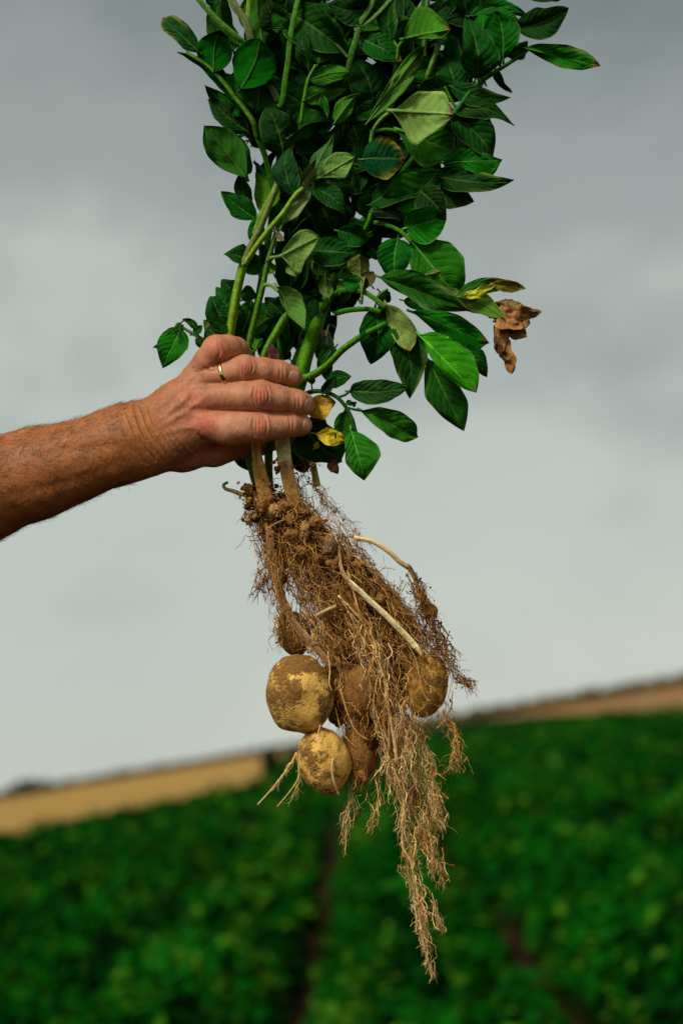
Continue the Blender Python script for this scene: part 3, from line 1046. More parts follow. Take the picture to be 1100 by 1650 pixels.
Z0 = -34
ST = [
    # left bright stem and its fork above the hand
    ([(366, 590, -34), (370, 545, -22), (378, 490, -8), (386, 448, -2), (392, 424, 0)], 7.8, 7.2, G_LIGHT, G_LIGHT),
    ([(391, 428, 0), (404, 395, 6), (421, 362, 10), (440, 312, 8), (458, 266, 0), (468, 232, -10)], 6.0, 5.2, (0.19, 0.19, 0.05), (0.15, 0.24, 0.05)),
    ([(392, 428, 2), (412, 398, 12), (432, 372, 18), (455, 344, 22), (476, 314, 22), (488, 303, 20)], 5.2, 4.2, G_LIGHT, G_LIGHT),
    ([(409, 378, 4), (421, 346, 8), (441, 305, 8), (455, 275, 4), (463, 250, 0)], 4.4, 3.8, (0.12, 0.26, 0.035), G_LIGHT),
    # second stem with pale leaves
    ([(400, 590, -36), (403, 545, -26), (414, 500, -14), (424, 458, -4), (434, 412, 4), (446, 372, 12), (456, 346, 16)], 5.6, 3.6, G_MID, (0.12, 0.24, 0.035)),
    ([(420, 592, -38), (428, 567, -26), (441, 541, -18), (456, 516, -16), (468, 500, -18)], 7.4, 6.0, (0.13, 0.28, 0.03), (0.10, 0.24, 0.03)),
    # thick ribbed main stem
    ([(474, 640, -40), (484, 603, -30), (494, 565, -30), (508, 528, -36), (520, 494, -46), (540, 430, -60), (575, 370, -60), (600, 345, -50), (622, 322, -50), (660, 262, -40), (700, 222, -20)], 13.5, 5.0, (0.10, 0.25, 0.02), (0.05, 0.17, 0.03)),
    ([(470, 640, -46), (478, 612, -26), (497, 607, -18), (524, 591, -6), (553, 562, 6), (588, 538, 14), (622, 521, 20)], 7.6, 4.6, (0.11, 0.26, 0.03), (0.06, 0.19, 0.025)),
    ([(520, 500, -30), (538, 474, -10), (560, 467, 6), (585, 470, 14), (604, 482, 18), (622, 496, 22)], 5.2, 3.6, (0.04, 0.15, 0.02), (0.09, 0.22, 0.03)),
    ([(540, 505, -20), (562, 500, -6), (590, 498, 4), (615, 502, 12)], 4.6, 3.8, (0.04, 0.16, 0.02), (0.05, 0.17, 0.02)),
    # stems at the top
    ([(312, -12, 10), (328, 8, 10), (348, 30, 8), (368, 48, 6), (388, 65, 0), (410, 85, -20)], 4.4, 4.8, (0.10, 0.25, 0.04), (0.10, 0.25, 0.04)),
    ([(366, -14, 8), (378, 10, 10), (394, 32, 10), (403, 58, 8), (412, 85, -4), (428, 118, -14), (440, 145, -12), (449, 163, -8)], 6.4, 5.8, (0.16, 0.21, 0.06), (0.15, 0.22, 0.05)),
    ([(402, -12, 4), (400, 12, 6), (398, 32, 8)], 3.2, 3.6, G_LIGHT, G_LIGHT),
    ([(486, -14, 12), (477, 12, 14), (470, 46, 14), (463, 105, 12), (456, 158, 4), (450, 172, -4)], 4.0, 4.8, (0.10, 0.26, 0.035), (0.05, 0.18, 0.02)),
    ([(606, -14, 16), (594, 15, 16), (580, 38, 14), (574, 62, 10), (566, 90, 4), (561, 118, -8), (552, 160, -40)], 4.2, 5.2, (0.12, 0.24, 0.05), (0.05, 0.18, 0.02)),
    ([(549, -10, 12), (562, 14, 14), (577, 39, 14)], 3.0, 3.2, (0.15, 0.26, 0.08), (0.12, 0.25, 0.05)),
    ([(634, -6, 12), (610, 20, 14), (584, 42, 14)], 3.0, 3.2, (0.13, 0.25, 0.07), (0.12, 0.25, 0.05)),
    ([(560, 92, 4), (548, 78, 6), (540, 70, 8)], 2.6, 2.0, (0.12, 0.25, 0.05), (0.12, 0.25, 0.05)),
    # petiole with the leaflets on the far left
    ([(416, 222, -14), (408, 198, 2), (394, 176, 6), (378, 156, 8), (358, 130, 8), (334, 106, 6), (300, 84, 4)], 5.2, 2.4, (0.10, 0.24, 0.03), (0.08, 0.20, 0.03)),
    ([(416, 222, -14), (430, 260, -24), (440, 320, -30), (430, 400, -34), (410, 520, -40), (405, 600, -40)], 4.6, 5.5, G_DARK, G_DARK),
    # right hand branch
    ([(690, 245, -20), (712, 208, 4), (735, 178, 12), (768, 136, 16), (800, 114, 16), (838, 90, 14), (850, 80, 14)], 6.0, 2.4, (0.04, 0.16, 0.03), (0.025, 0.09, 0.015)),
    ([(735, 176, 12), (726, 160, 14), (716, 140, 12)], 2.8, 2.2, G_MID, G_MID),
    ([(668, 170, -20), (690, 118, -6), (706, 72, -6), (718, 40, -20)], 5.0, 4.0, (0.10, 0.22, 0.03), (0.12, 0.24, 0.05)),
    ([(679, 160, -28), (682, 100, -20), (684, 60, -24), (690, -20, -30)], 4.6, 4.0, (0.12, 0.24, 0.05), (0.10, 0.2, 0.04)),
    ([(634, 122, -2), (640, 92, 10), (642, 76, 14), (650, 64, 18)], 3.4, 2.6, G_MID, (0.10, 0.24, 0.03)),
    ([(642, 78, 14), (634, 60, 8), (630, 18, 2)], 2.6, 2.0, (0.08, 0.22, 0.03), (0.08, 0.22, 0.03)),
    # petioles deeper in
    ([(484, 200, 4), (490, 160, 10), (497, 128, 14), (509, 104, 16)], 3.6, 2.6, (0.07, 0.22, 0.025), (0.10, 0.26, 0.04)),
    ([(601, 358, -20), (622, 362, -4), (646, 374, 2), (662, 390, 6)], 3.6, 3.0, (0.06, 0.2, 0.03), (0.08, 0.22, 0.03)),
    ([(601, 376, -30), (576, 385, -20), (592, 362, -14), (600, 340, -14), (612, 325, -20)], 4.4, 4.4, (0.05, 0.18, 0.02), (0.05, 0.18, 0.02)),
    ([(482, 640, -30), (502, 631, -8), (524, 632, 6), (545, 642, 12), (560, 660, 14), (567, 676, 14), (567, 694, 14)], 4.2, 2.2, (0.02, 0.07, 0.015), (0.03, 0.10, 0.02)),
    ([(560, 657, 14), (572, 660, 14), (583, 662, 14)], 2.0, 2.0, (0.03, 0.10, 0.02), (0.03, 0.10, 0.02)),
    ([(544, 640, 12), (556, 636, 14), (566, 628, 14)], 2.2, 2.0, (0.03, 0.10, 0.02), (0.03, 0.10, 0.02)),
    # far left leaflet stalk
    ([(350, 572, -40), (333, 552, -26), (308, 536, -20), (284, 522, -18)], 3.6, 2.2, (0.10, 0.22, 0.04), (0.09, 0.20, 0.04)),
    ([(596, 240, 10), (600, 212, 14), (612, 194, 20), (632, 178, 26)], 3.6, 3.0, (0.09, 0.24, 0.03), (0.16, 0.32, 0.07)),
    ([(596, 212, 10), (624, 208, 14), (652, 216, 12)], 3.2, 2.6, (0.10, 0.25, 0.03), (0.05, 0.18, 0.02)),
    ([(498, 322, 6), (508, 290, 14), (520, 284, 18)], 2.8, 2.2, (0.12, 0.25, 0.06), (0.18, 0.3, 0.1)),
    ([(434, 416, 6), (446, 414, 16), (456, 410, 22)], 3.2, 2.4, (0.12, 0.26, 0.05), (0.14, 0.28, 0.07)),
    ([(423, 460, -4), (436, 460, 10), (448, 470, 18)], 3.4, 2.4, (0.12, 0.28, 0.05), (0.16, 0.3, 0.08)),
    ([(582, 490, 16), (583, 475, 20), (584, 458, 22)], 2.6, 2.2, (0.16, 0.22, 0.06), (0.2, 0.22, 0.08)),
    ([(604, 482, 18), (612, 474, 20), (624, 466, 22)], 2.8, 2.4, (0.08, 0.2, 0.03), (0.08, 0.2, 0.03)),
    ([(410, 590, -38), (409, 565, -28), (412, 545, -22)], 2.0, 1.4, (0.10, 0.24, 0.05), (0.10, 0.24, 0.05)),
    ([(456, 592, -44), (450, 560, -44), (446, 530, -50)], 4.0, 3.6, (0.03, 0.12, 0.015), (0.03, 0.12, 0.015)),
    # dark stems deep in the bunch
    ([(440, 600, -60), (470, 480, -80), (500, 330, -80), (520, 180, -70), (540, 40, -60), (548, -60, -60)], 8, 5, G_DARK, G_DARK),
    ([(470, 600, -64), (530, 450, -95), (580, 300, -100), (640, 150, -90), (680, 20, -80), (700, -80, -80)], 8, 5, G_DARK, G_DARK),
]
for s_ in ST:
    stem(*s_)
# below the hand: green turning to earthy brown
stem([(398, 706, -52), (401, 730, -46), (409, 756, -42), (418, 790, -40)], 8, 9, (0.06, 0.17, 0.03), (0.10, 0.16, 0.04))
stem([(411, 696, -36), (413, 722, -18), (416, 745, -12)], 6.2, 8.8, (0.55, 0.50, 0.11), (0.55, 0.40, 0.10))
stem([(416, 744, -12), (420, 766, -10), (427, 796, -12), (434, 830, -22)], 9.8, 13.5, (0.74, 0.42, 0.11), (0.44, 0.20, 0.05), ribs=0.03)
stem([(436, 706, -52), (433, 730, -50), (434, 766, -50), (436, 790, -48)], 7, 6, (0.05, 0.16, 0.02), (0.06, 0.14, 0.03))
stem([(454, 696, -36), (457, 722, -16), (460, 745, -10)], 12.2, 11.4, (0.32, 0.55, 0.09), (0.90, 0.68, 0.34), ribs=0.03)
stem([(460, 744, -10), (466, 775, -8), (475, 806, -12), (486, 836, -22)], 11.4, 11.8, (0.70, 0.38, 0.11), (0.44, 0.20, 0.05), ribs=0.03)
stem([(487, 690, -44), (498, 728, -40), (505, 752, -38)], 4.6, 5.4, (0.42, 0.48, 0.09), (0.50, 0.46, 0.09))
stem([(505, 750, -38), (508, 764, -35), (511, 783, -32)], 5.0, 6.0, (0.42, 0.28, 0.08), (0.48, 0.38, 0.08), label='cut brown stem stub beside the roots')

# ------------------------------------------------------------------ leaves
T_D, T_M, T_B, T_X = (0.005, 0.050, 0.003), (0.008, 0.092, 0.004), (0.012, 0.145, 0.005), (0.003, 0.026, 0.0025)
U_D, U_M, U_P, U_W = (0.012, 0.09, 0.006), (0.06, 0.22, 0.012), (0.18, 0.33, 0.06), (0.24, 0.45, 0.05)
YEL, OCH, BRN = (0.72, 0.58, 0.02), (0.74, 0.48, 0.05), (0.22, 0.10, 0.035)
NU, NV = 26, 15


def leaf(bx, by, tx, ty, wd, side='T', z=0.0, z2=None, col=None, roll=0.0, fold=0.3, bend=0.08, sway=0.0, wave=0.03, shp=(0.6, 0.92),
         edge=None, tip=None, tipcurl=None, twist=None, rumple=1.0, crumple=0.0, petiole=8.0, label=None, mat=None, under=None, asym=0.0, bag=None, out=None):
    b = np.array([bx, -by, z], float)
    t = np.array([tx, -ty, z if z2 is None else z2], float)
    a = t - b
    L = np.linalg.norm(a)
    ah = a / L
    n0 = np.array([0, 0, 1.0])
    n = n0 - (n0 @ ah) * ah
    n /= np.linalg.norm(n)
    s_ = np.cross(n, ah)
    r = math.radians(roll)
    n, s_ = n * math.cos(r) + s_ * math.sin(r), s_ * math.cos(r) - n * math.sin(r)
    sg = 1.0 if side == 'T' else -1.0
    if tipcurl is None:
        tipcurl = random.uniform(-.35, .25)
    if twist is None:
        twist = random.uniform(-32, 32)
    Ntop = n * sg
    u = np.linspace(0, 1, NU)
    v = np.linspace(-1, 1, NV)
    p, q = shp
    um = p / (p + q)
    prof = (u ** p * (1 - u) ** q) / (um ** p * (1 - um) ** q)
    prof[-1] = 0.0
    seed = random.random() * 100
    U_, V_ = np.meshgrid(u, v, indexing='ij')
    jit = 1 + 0.15 * vnoise(np.stack([U_.ravel() * 5, np.sign(V_.ravel()) * 3 + seed, 0 * U_.ravel()], 1), 1.0, 2).reshape(U_.shape)
    hw = prof[:, None] * wd / 2 * jit
    skew = V_ * (1 + asym * np.sign(V_))
    if out is not None:      # measured half widths (u, px) on either side of the midrib
        hs = []
        for side_pts in out:
            q_ = np.array(((0, 0),) + tuple(side_pts) + ((1, 0),), float)
            h_ = np.interp(u, q_[:, 0], q_[:, 1])
            for _ in range(2):
                h_[1:-1] = 0.25 * h_[:-2] + 0.5 * h_[1:-1] + 0.25 * h_[2:]
            hs.append(h_)
        hw = np.where(V_ > 0, hs[0][:, None], hs[1][:, None]) * (0.5 + 0.5 * jit)
    ph = random.random() * 6.28
    Zo = (bend * L * np.sin(np.pi * U_) + fold * np.abs(V_) * hw
          + wave * L * np.sin(9 * U_ + ph + 1.9 * (V_ > 0)) * np.abs(V_) ** 2
          - 0.055 * wd * np.abs(V_) ** 3 + tipcurl * L * 5 * np.clip(U_ - 0.72, 0, 1) ** 2)
    # puckered blade between the side veins
    tri = np.abs(((U_ * 7.5 - 2.2 * np.abs(V_) ** 1.35) % 1.0) - 0.5) * 2
    Zo += 0.005 * L * (1 - tri) * np.sqrt(np.clip(np.abs(V_) * (1 - np.abs(V_)) * 4, 0, 1))
    Zo += rumple * 0.055 * L * vnoise(np.stack([U_.ravel() * 5 + seed, V_.ravel() * 2.2, 0 * U_.ravel() + seed], 1), 1.0, 2).reshape(U_.shape)
    tw = np.radians(twist) * (U_ - 0.4)
    ws_, wn_ = np.cos(tw), np.sin(tw)
    P = (b[None, None] + a[None, None] * U_[..., None] + s_[None, None] * (skew * hw * ws_)[..., None] + n[None, None] * (skew * hw * wn_)[..., None]
         + s_[None, None] * (sway * L * np.sin(np.pi * U_))[..., None] + Ntop[None, None] * Zo[..., None])
    P = P.reshape(-1, 3)
    if crumple:
        Q = P * 1.0
        P = P + crumple * np.stack([vnoise(Q + 9 + seed, 0.06, 2), vnoise(Q + 39 + seed, 0.06, 2), 1.5 * vnoise(Q + 71 + seed, 0.06, 2)], 1)
    # real surface normals, for the thickness
    G = P.reshape(NU, NV, 3)
    nn_ = np.cross(np.gradient(G, axis=0), np.gradient(G, axis=1)).reshape(-1, 3)
    nn_ /= np.linalg.norm(nn_, axis=1)[:, None] + 1e-9
    if (nn_ @ Ntop).mean() < 0:
        nn_ = -nn_
    Pt, Pb = P + nn_ * 0.25, P - nn_ * 0.25
    col = vivid(col if col is not None else (T_M if side == 'T' else U_M))
    if side == 'T':
        ct = col
        cb = np.array(under) if under else np.clip(col * 2.2 + np.array([0.03, 0.03, 0.01]), 0, 1)
    else:
        cb = col
        ct = np.array(under) if under else np.array(T_M)
    nz = vnoise(P + seed * 7, 0.05, 2)[:, None]
    Tt = ct * (1 + 0.22 * nz) * np.ones((len(P), 1))
    Tb = cb * (1 + 0.15 * nz) * np.ones((len(P), 1))
    uf, vf = U_.ravel(), np.abs(V_.ravel())
    if edge is not None:
        f = (np.clip((vf - 0.62) / 0.3, 0, 1) * np.clip((uf - 0.35) / 0.3, 0, 1) * np.clip(0.75 + 0.9 * nz[:, 0], 0, 1))[:, None]
        Tt = Tt * (1 - f) + f * np.array(edge)
        Tb = Tb * (1 - f) + f * np.array(edge)
    if tip is not None:
        f = np.clip((uf - 0.9 + 0.05 * nz[:, 0]) / 0.06, 0, 1)[:, None]
        Tt = Tt * (1 - f) + f * np.array(tip)
        Tb = Tb * (1 - f) + f * np.array(tip)
    m = NU * NV
    i = np.arange(NU - 1)[:, None] * NV
    j = np.arange(NV - 1)[None, :]
    Fq = np.stack([i + j, i + j + 1, i + NV + j + 1, i + NV + j], -1).reshape(-1, 4)
    c0 = np.cross(P[Fq[:, 1]] - P[Fq[:, 0]], P[Fq[:, 2]] - P[Fq[:, 0]]).sum(0)
    if c0 @ Ntop < 0:
        Fq = Fq[:, ::-1]
    Fb = Fq[:, ::-1] + m
    uvs = np.stack([uf, V_.ravel() * 0.5 + 0.5], 1)
    # rim joins both sides
    ring = [r_ * NV for r_ in range(NU)] + [(NU - 1) * NV + c for c in range(1, NV)] + [r_ * NV + NV - 1 for r_ in range(NU - 2, -1, -1)] + [c for c in range(NV - 2, 0, -1)]
    ring = np.array(ring)
    rn = np.roll(ring, -1)
    Fr = np.stack([ring, rn, rn + m, ring + m], 1)
    # petiole and midrib on the lower side
    mid = G[:, NV // 2, :] - Ntop * 0.5
    start = b - ah * petiole * 0.8 - np.array([0, 0, petiole * 0.9])
    C = np.vstack([start, b - ah * petiole * 0.45 - np.array([0, 0, petiole * 0.25]), mid[::2], mid[-1]])
    R = np.linspace(max(1.5, 0.028 * wd + 0.6), 0.35, len(C))
    Vm, Fm = tube(C, R, 6, True)
    vt = 0.45 * np.clip(cb * 1.3, 0, 1) + 0.55 * np.array([0.13, 0.24, 0.05]) * (0.4 + 3.5 * min(float(np.mean(cb)), .17))
    V = np.vstack([Pt, Pb, Vm])
    Tn = np.vstack([Tt, Tb, np.tile(vt, (len(Vm), 1))])
    F4 = np.vstack([Fq, Fb, Fr, Fm + 2 * m])
    fm = np.concatenate([np.zeros(len(Fq)), np.ones(len(Fb)), np.ones(len(Fr)), np.full(len(Fm), 2)])
    tri_ = np.vstack([F4[:, [0, 1, 2]], F4[:, [0, 2, 3]]])
    fm = np.concatenate([fm, fm])
    ok = (tri_[:, 0] != tri_[:, 1]) & (tri_[:, 1] != tri_[:, 2]) & (tri_[:, 0] != tri_[:, 2])
    uvs = np.vstack([uvs, uvs, np.tile([0.5, 0.5], (len(Vm), 1))])
    if bag is not None:
        bag.append((V, tri_[ok], Tn, uvs, fm[ok]))
        return
    mats = [M_TOP, M_UND, M_STEM] if mat is None else [mat, mat, mat]
    o_ = build('leaf', V, tri_[ok], mats, plant, tone=Tn, uv=uvs, fmat=fm[ok], origin=to_world(b[None])[0])
    if label:
        o_['label'] = label
    return o_


LV = [
    # --- upper left
    dict(a=(322, 84, 261, 27, 36), z=6, z2=10, col=T_D, fold=.35, shp=(0.56, 0.77), tip=BRN, bend=.05, roll=0, twist=0, sway=0, out=(((.2, 14), (.5, 13), (.8, 15), (.95, 9)), ((.2, 14), (.5, 19), (.8, 17), (.95, 10)))),
    dict(a=(345, 114, 354, 47, 54), side='U', z=10, z2=14, col=U_D, shp=(0.66, 0.87), bend=.1),
    dict(a=(388, 142, 420, 62, 66), side='U', z=16, z2=24, col=U_D, shp=(0.76, 0.77), bend=.14, roll=12),
    dict(a=(376, 160, 286, 84, 24), side='U', z=2, z2=6, col=U_D, shp=(0.66, 1.06), roll=20),
    dict(a=(386, 186, 329, 136, 24), side='U', z=-6, z2=0, col=U_D, shp=(0.66, 1.06)),
    dict(a=(376, 80, 358, -20, 46), side='U', z=-8, z2=-6, col=(0.04, 0.13, 0.025)),
    dict(a=(412, -14, 424, 74, 50), side='U', z=-12, z2=-8, col=(0.045, 0.14, 0.025), shp=(0.56, 0.92)),
    dict(a=(428, 0, 450, 150, 76), z=-40, z2=-30, col=T_D, shp=(0.56, 0.92)),
    dict(a=(346, 12, 340, -22, 22), z=6, col=T_X),
    dict(a=(352, -4, 342, 14, 18), z=8, col=T_D),
    dict(a=(398, 212, 338, 158, 38), z=-18, z2=-10, col=T_D, shp=(0.66, 0.86)),
    dict(a=(372, 138, 384, 112, 18), z=-14, col=T_D),
    dict(a=(378, 148, 366, 118, 20), z=-10, col=T_M),
    dict(a=(414, 176, 416, 112, 54), side='U', z=-10, z2=-2, col=(0.02, 0.075, 0.015), shp=(0.56, 0.82)),
    # --- top middle
    dict(a=(462, 20, 556, 84, 66), z=-20, z2=-4, col=T_D, roll=-10, bend=.12),
    dict(a=(462, 44, 430, 0, 46), z=-10, z2=-4, col=T_X),
    dict(a=(462, 48, 440, 20, 26), z=2, z2=6, col=T_M),
    dict(a=(512, 102, 530, 33, 42), side='U', z=18, z2=22, col=(0.055, 0.19, 0.03), edge=(0.3, 0.22, 0.03), shp=(0.61, 0.72), bend=.12),
    dict(a=(500, 128, 566, 116, 30), side='U', z=16, z2=12, col=(0.05, 0.17, 0.028), roll=14),
    dict(a=(492, 161, 556, 144, 32), side='U', z=16, z2=12, col=(0.05, 0.17, 0.028), roll=14),
    dict(a=(498, 112, 484, 40, 26), z=8, z2=6, col=T_D, roll=30),
    dict(a=(556, 60, 500, 8, 50), z=-14, z2=-8, col=T_D),
    dict(a=(604, 14, 528, 6, 46), z=2, z2=6, col=T_D, shp=(0.56, 0.86)),
    dict(a=(576, 52, 664, 26, 46), side='U', z=-4, z2=-8, col=(0.03, 0.115, 0.02)),
    dict(a=(584, 64, 646, 100, 40), z=2, z2=6, col=T_D, roll=20),
    dict(a=(616, 82, 604, 60, 14), side='U', z=14, col=U_P),
    dict(a=(540, 196, 576, 150, 26), side='U', z=16, z2=20, col=(0.06, 0.19, 0.03), edge=U_P),
    dict(a=(527, 186, 520, 150, 14), side='T', z=8, col=T_M),
    dict(a=(590, 10, 640, -22, 46), z=-6, col=T_D),
    dict(a=(630, 62, 634, -6, 34), z=8, z2=2, col=T_D, roll=30),
    # --- upper right
    dict(a=(650, 62, 726, 47, 62), side='U', z=22, z2=24, col=(0.075, 0.225, 0.035), shp=(0.61, 0.82), bend=.14, tip=BRN, roll=0, twist=0, sway=0, out=(((.15, 26), (.4, 46), (.7, 38), (.93, 12)), ((.4, 6), (.8, 14)))),
    dict(a=(592, 197, 684, 72, 34), side='U', z=22, z2=26, col=(0.10, 0.24, 0.045), shp=(0.66, 0.92), fold=.15, roll=0, twist=0, sway=0, out=(((.2, 7), (.5, 12), (.8, 12), (.95, 6)), ((.2, 12), (.5, 19), (.75, 17), (.9, 10)))),
    dict(a=(630, 178, 731, 184, 104), side='U', z=58, z2=54, col=(0.25, 0.43, 0.09), shp=(1.0, .85), bend=.03, tip=(0.3, 0.16, 0.06), fold=.2, under=T_M, label='broad pale leaf showing its underside at the upper right', roll=0, twist=0, sway=0, out=(((.15, 8), (.4, 36), (.85, 36), (.95, 12)), ((.1, 12), (.25, 40), (.38, 56), (.55, 45), (.75, 28), (.95, 9)))),
    dict(a=(640, 208, 737, 246, 76), z=14, z2=20, col=(0.018, 0.15, 0.016), shp=(0.71, 0.82), bend=.1, fold=.25, roll=0, twist=0, sway=0, out=(((.3, 22), (.6, 36), (.85, 26)), ((.2, 24), (.5, 44), (.65, 36)))),
    dict(a=(584, 257, 651, 256, 62), z=20, z2=26, col=(0.006, 0.065, 0.018), edge=(0.48, 0.34, 0.02), shp=(0.56, 0.64), bend=.22, fold=.1, tip=BRN, label='dark curled leaf with a yellow scorched margin'),
    dict(a=(706, 276, 612, 330, 78), z=6, z2=6, col=T_M, shp=(0.76, 0.92), roll=14),
    dict(a=(724, 138, 822, 157, 30), z=4, z2=8, col=T_D, shp=(0.66, 1.06), fold=.2),
    dict(a=(730, 178, 827, 199, 32), z=6, z2=10, col=T_D, shp=(0.56, 1.11), sway=.10, tipcurl=-.2),
    dict(a=(728, 186, 794, 254, 52), z=2, z2=6, col=T_D, shp=(0.66, 0.82), sway=.07),
    dict(a=(716, 262, 810, 257, 52), z=12, z2=18, col=T_M, shp=(0.61, 0.92), tip=T_X, tipcurl=.25, roll=0, twist=0, sway=0, out=(((.2, 24), (.5, 20), (.8, 8), (.93, 2)), ((.2, 8), (.5, 18), (.75, 32), (.88, 20), (.95, 4)))),
    dict(a=(700, 284, 830, 293, 38), z=4, z2=8, col=T_D, shp=(0.56, 1.01), sway=-.06, tip=T_X, tipcurl=.25),
    dict(a=(688, 304, 763, 326, 44), z=-4, z2=0, col=T_D, shp=(0.56, 0.91), sway=.06),
    dict(a=(770, 126, 756, 32, 58), side='T', z=20, z2=24, col=T_D, shp=(0.66, 0.82), roll=-14),
    dict(a=(810, 96, 800, 16, 54), z=18, z2=16, col=T_M, shp=(0.76, 0.74), roll=10),
    dict(a=(816, 90, 850, 66, 24), z=14, col=T_D),
    dict(a=(786, 96, 778, 22, 50), z=4, z2=2, col=T_M, shp=(0.56, 0.82)),
    dict(a=(832, 46, 914, 12, 46), z=10, z2=12, col=T_D, shp=(0.51, 0.82), roll=-6),
    dict(a=(846, 78, 964, 106, 40), z=14, z2=18, col=T_M, shp=(0.48, 0.92), tip=BRN, fold=.3, roll=0, twist=0, sway=0, out=(((.15, 14), (.5, 22), (.8, 18), (.95, 8)), ((.2, 8), (.5, 18), (.8, 14), (.95, 3)))),
    dict(a=(756, 26, 850, 24, 26), z=0, z2=4, col=T_M, sway=.14, roll=15),
    dict(a=(768, 34, 718, 34, 24), z=-4, col=T_X),
    dict(a=(846, -6, 902, 0, 16), z=4, col=T_D),
    dict(a=(750, 22, 744, -24, 30), z=-10, col=T_D),
    dict(a=(800, 22, 838, 36, 26), z=2, z2=10, col=T_M),
    dict(a=(797, 110, 825, 148, 13), z=0, z2=4, col=T_X, tipcurl=.4, sway=-.08),
    dict(a=(796, 84, 806, 108, 14), z=2, col=T_X),
    dict(a=(726, 136, 664, 146, 44), z=0, z2=-4, col=T_D, roll=18),
    dict(a=(704, 110, 640, 120, 40), z=-20, z2=-20, col=T_D),
    dict(a=(738, 150, 720, 90, 44), z=-6, z2=-10, col=T_D),
    dict(a=(756, 162, 780, 130, 20), z=-8, col=T_X),
    # --- left middle
    dict(a=(396, 286, 330, 203, 66), side='U', z=8, z2=10, col=(0.04, 0.135, 0.025), shp=(0.61, 0.82), bend=.08, roll=0, twist=0, sway=0, out=(((.1, 8), (.3, 22), (.6, 28), (.85, 17)), ((.1, 12), (.4, 34), (.7, 31), (.9, 14)))),
    dict(a=(398, 282, 384, 214, 42), side='U', z=-2, z2=-4, col=(0.022, 0.085, 0.018), shp=(0.56, 0.87)),
    dict(a=(427, 342, 414, 279, 40), side='U', z=-10, z2=-6, col=(0.11, 0.27, 0.03), shp=(0.66, 0.92)),
    dict(a=(412, 352, 356, 309, 34), z=-14, z2=-8, col=T_D, shp=(0.66, 0.96)),
    dict(a=(402, 330, 388, 276, 24), z=-24, z2=-24, col=T_D),
    dict(a=(456, 246, 432, 172, 60), z=6, z2=14, col=T_X, shp=(0.66, 0.92)),
    dict(a=(466, 222, 548, 196, 42), side='U', z=16, z2=10, col=(0.022, 0.085, 0.018), shp=(0.61, 0.92), bend=.12),
    dict(a=(474, 314, 463, 236, 40), z=14, z2=22, col=(0.006, 0.05, 0.012), shp=(0.56, 0.77)),
    dict(a=(474, 310, 482, 268, 18), side='U', z=16, z2=22, col=(0.045, 0.13, 0.03)),
    dict(a=(453, 366, 510, 254, 36), side='U', z=26, z2=28, col=(0.22, 0.30, 0.09), shp=(0.81, 0.96), fold=.15, tip=(0.28, 0.26, 0.12), label='long pale leaf showing its underside beside the left stem', roll=0, twist=0, sway=0, out=(((.2, 6), (.5, 9), (.8, 8)), ((.2, 16), (.5, 22), (.8, 12)))),
    dict(a=(446, 374, 458, 388, 10), side='U', z=22, col=(0.22, 0.2, 0.09)),
    dict(a=(504, 292, 538, 222, 30), side='U', z=18, z2=14, col=(0.07, 0.18, 0.05), shp=(0.56, 0.82), roll=20),
    dict(a=(514, 286, 573, 252, 50), side='U', z=24, z2=24, col=(0.17, 0.33, 0.075), shp=(0.71, 0.82), bend=.14, roll=0, twist=0, sway=0, out=(((.3, 20), (.6, 23), (.85, 14)), ((.3, 13), (.5, 24), (.7, 14)))),
    dict(a=(524, 272, 539, 314, 20), side='U', z=16, z2=10, col=(0.14, 0.25, 0.08)),
    dict(a=(502, 302, 556, 344, 34), z=8, z2=12, col=T_D, sway=.08),
    dict(a=(498, 345, 480, 318, 18), z=0, col=T_D),
    # --- centre and below
    dict(a=(454, 411, 516, 380, 84), side='U', z=28, z2=32, col=(0.19, 0.34, 0.075), shp=(1.0, .85), bend=.08, fold=.15, label='pale kite-shaped leaf showing its underside above the hand', roll=0, twist=0, sway=0, out=(((.07, 7), (.4, 18), (.62, 23), (.83, 18)), ((.05, 28), (.13, 42), (.38, 27), (.7, 14)))),
    dict(a=(470, 424, 478, 446, 18), side='U', z=24, col=(0.19, 0.34, 0.075)),
    dict(a=(446, 462, 491, 531, 44), side='U', z=20, z2=22, col=(0.13, 0.28, 0.055), shp=(0.66, 0.92), fold=.2, roll=0, twist=0, sway=0, out=(((.1, 15), (.35, 27), (.7, 18)), ((.3, 9), (.6, 10)))),
    dict(a=(400, 424, 361, 408, 30), z=-8, z2=-4, col=T_D),
    dict(a=(416, 442, 394, 404, 32), z=-10, z2=-8, col=T_M),
    dict(a=(414, 350, 412, 400, 24), z=-6, col=T_M),
    dict(a=(430, 426, 418, 392, 26), z=-12, col=T_X),
    dict(a=(440, 440, 430, 420, 22), side='U', z=4, col=U_M),
    dict(a=(384, 508, 350, 462, 34), z=-30, z2=-22, col=T_D, sway=.12),
    dict(a=(370, 556, 333, 522, 46), z=-32, z2=-20, col=T_D, shp=(0.66, 0.86)),
    dict(a=(388, 474, 414, 478, 24), z=-26, col=T_D, sway=.15),
    dict(a=(374, 536, 340, 476, 54), z=-32, z2=-22, col=T_D, sway=.1, fold=.6),
    dict(a=(368, 552, 328, 516, 50), z=-36, z2=-26, col=T_M, fold=.5),
    dict(a=(384, 480, 356, 452, 36), z=-38, z2=-30, col=T_D),
    dict(a=(392, 530, 404, 482, 40), z=-40, z2=-36, col=T_D),
    dict(a=(380, 570, 420, 520, 46), z=-60, z2=-40, col=T_M),
    dict(a=(362, 542, 380, 480, 40), z=-44, z2=-36, col=T_D),
    dict(a=(292, 530, 261, 592, 46), z=-16, z2=-10, col=T_M, shp=(0.61, 0.96), sway=.04),
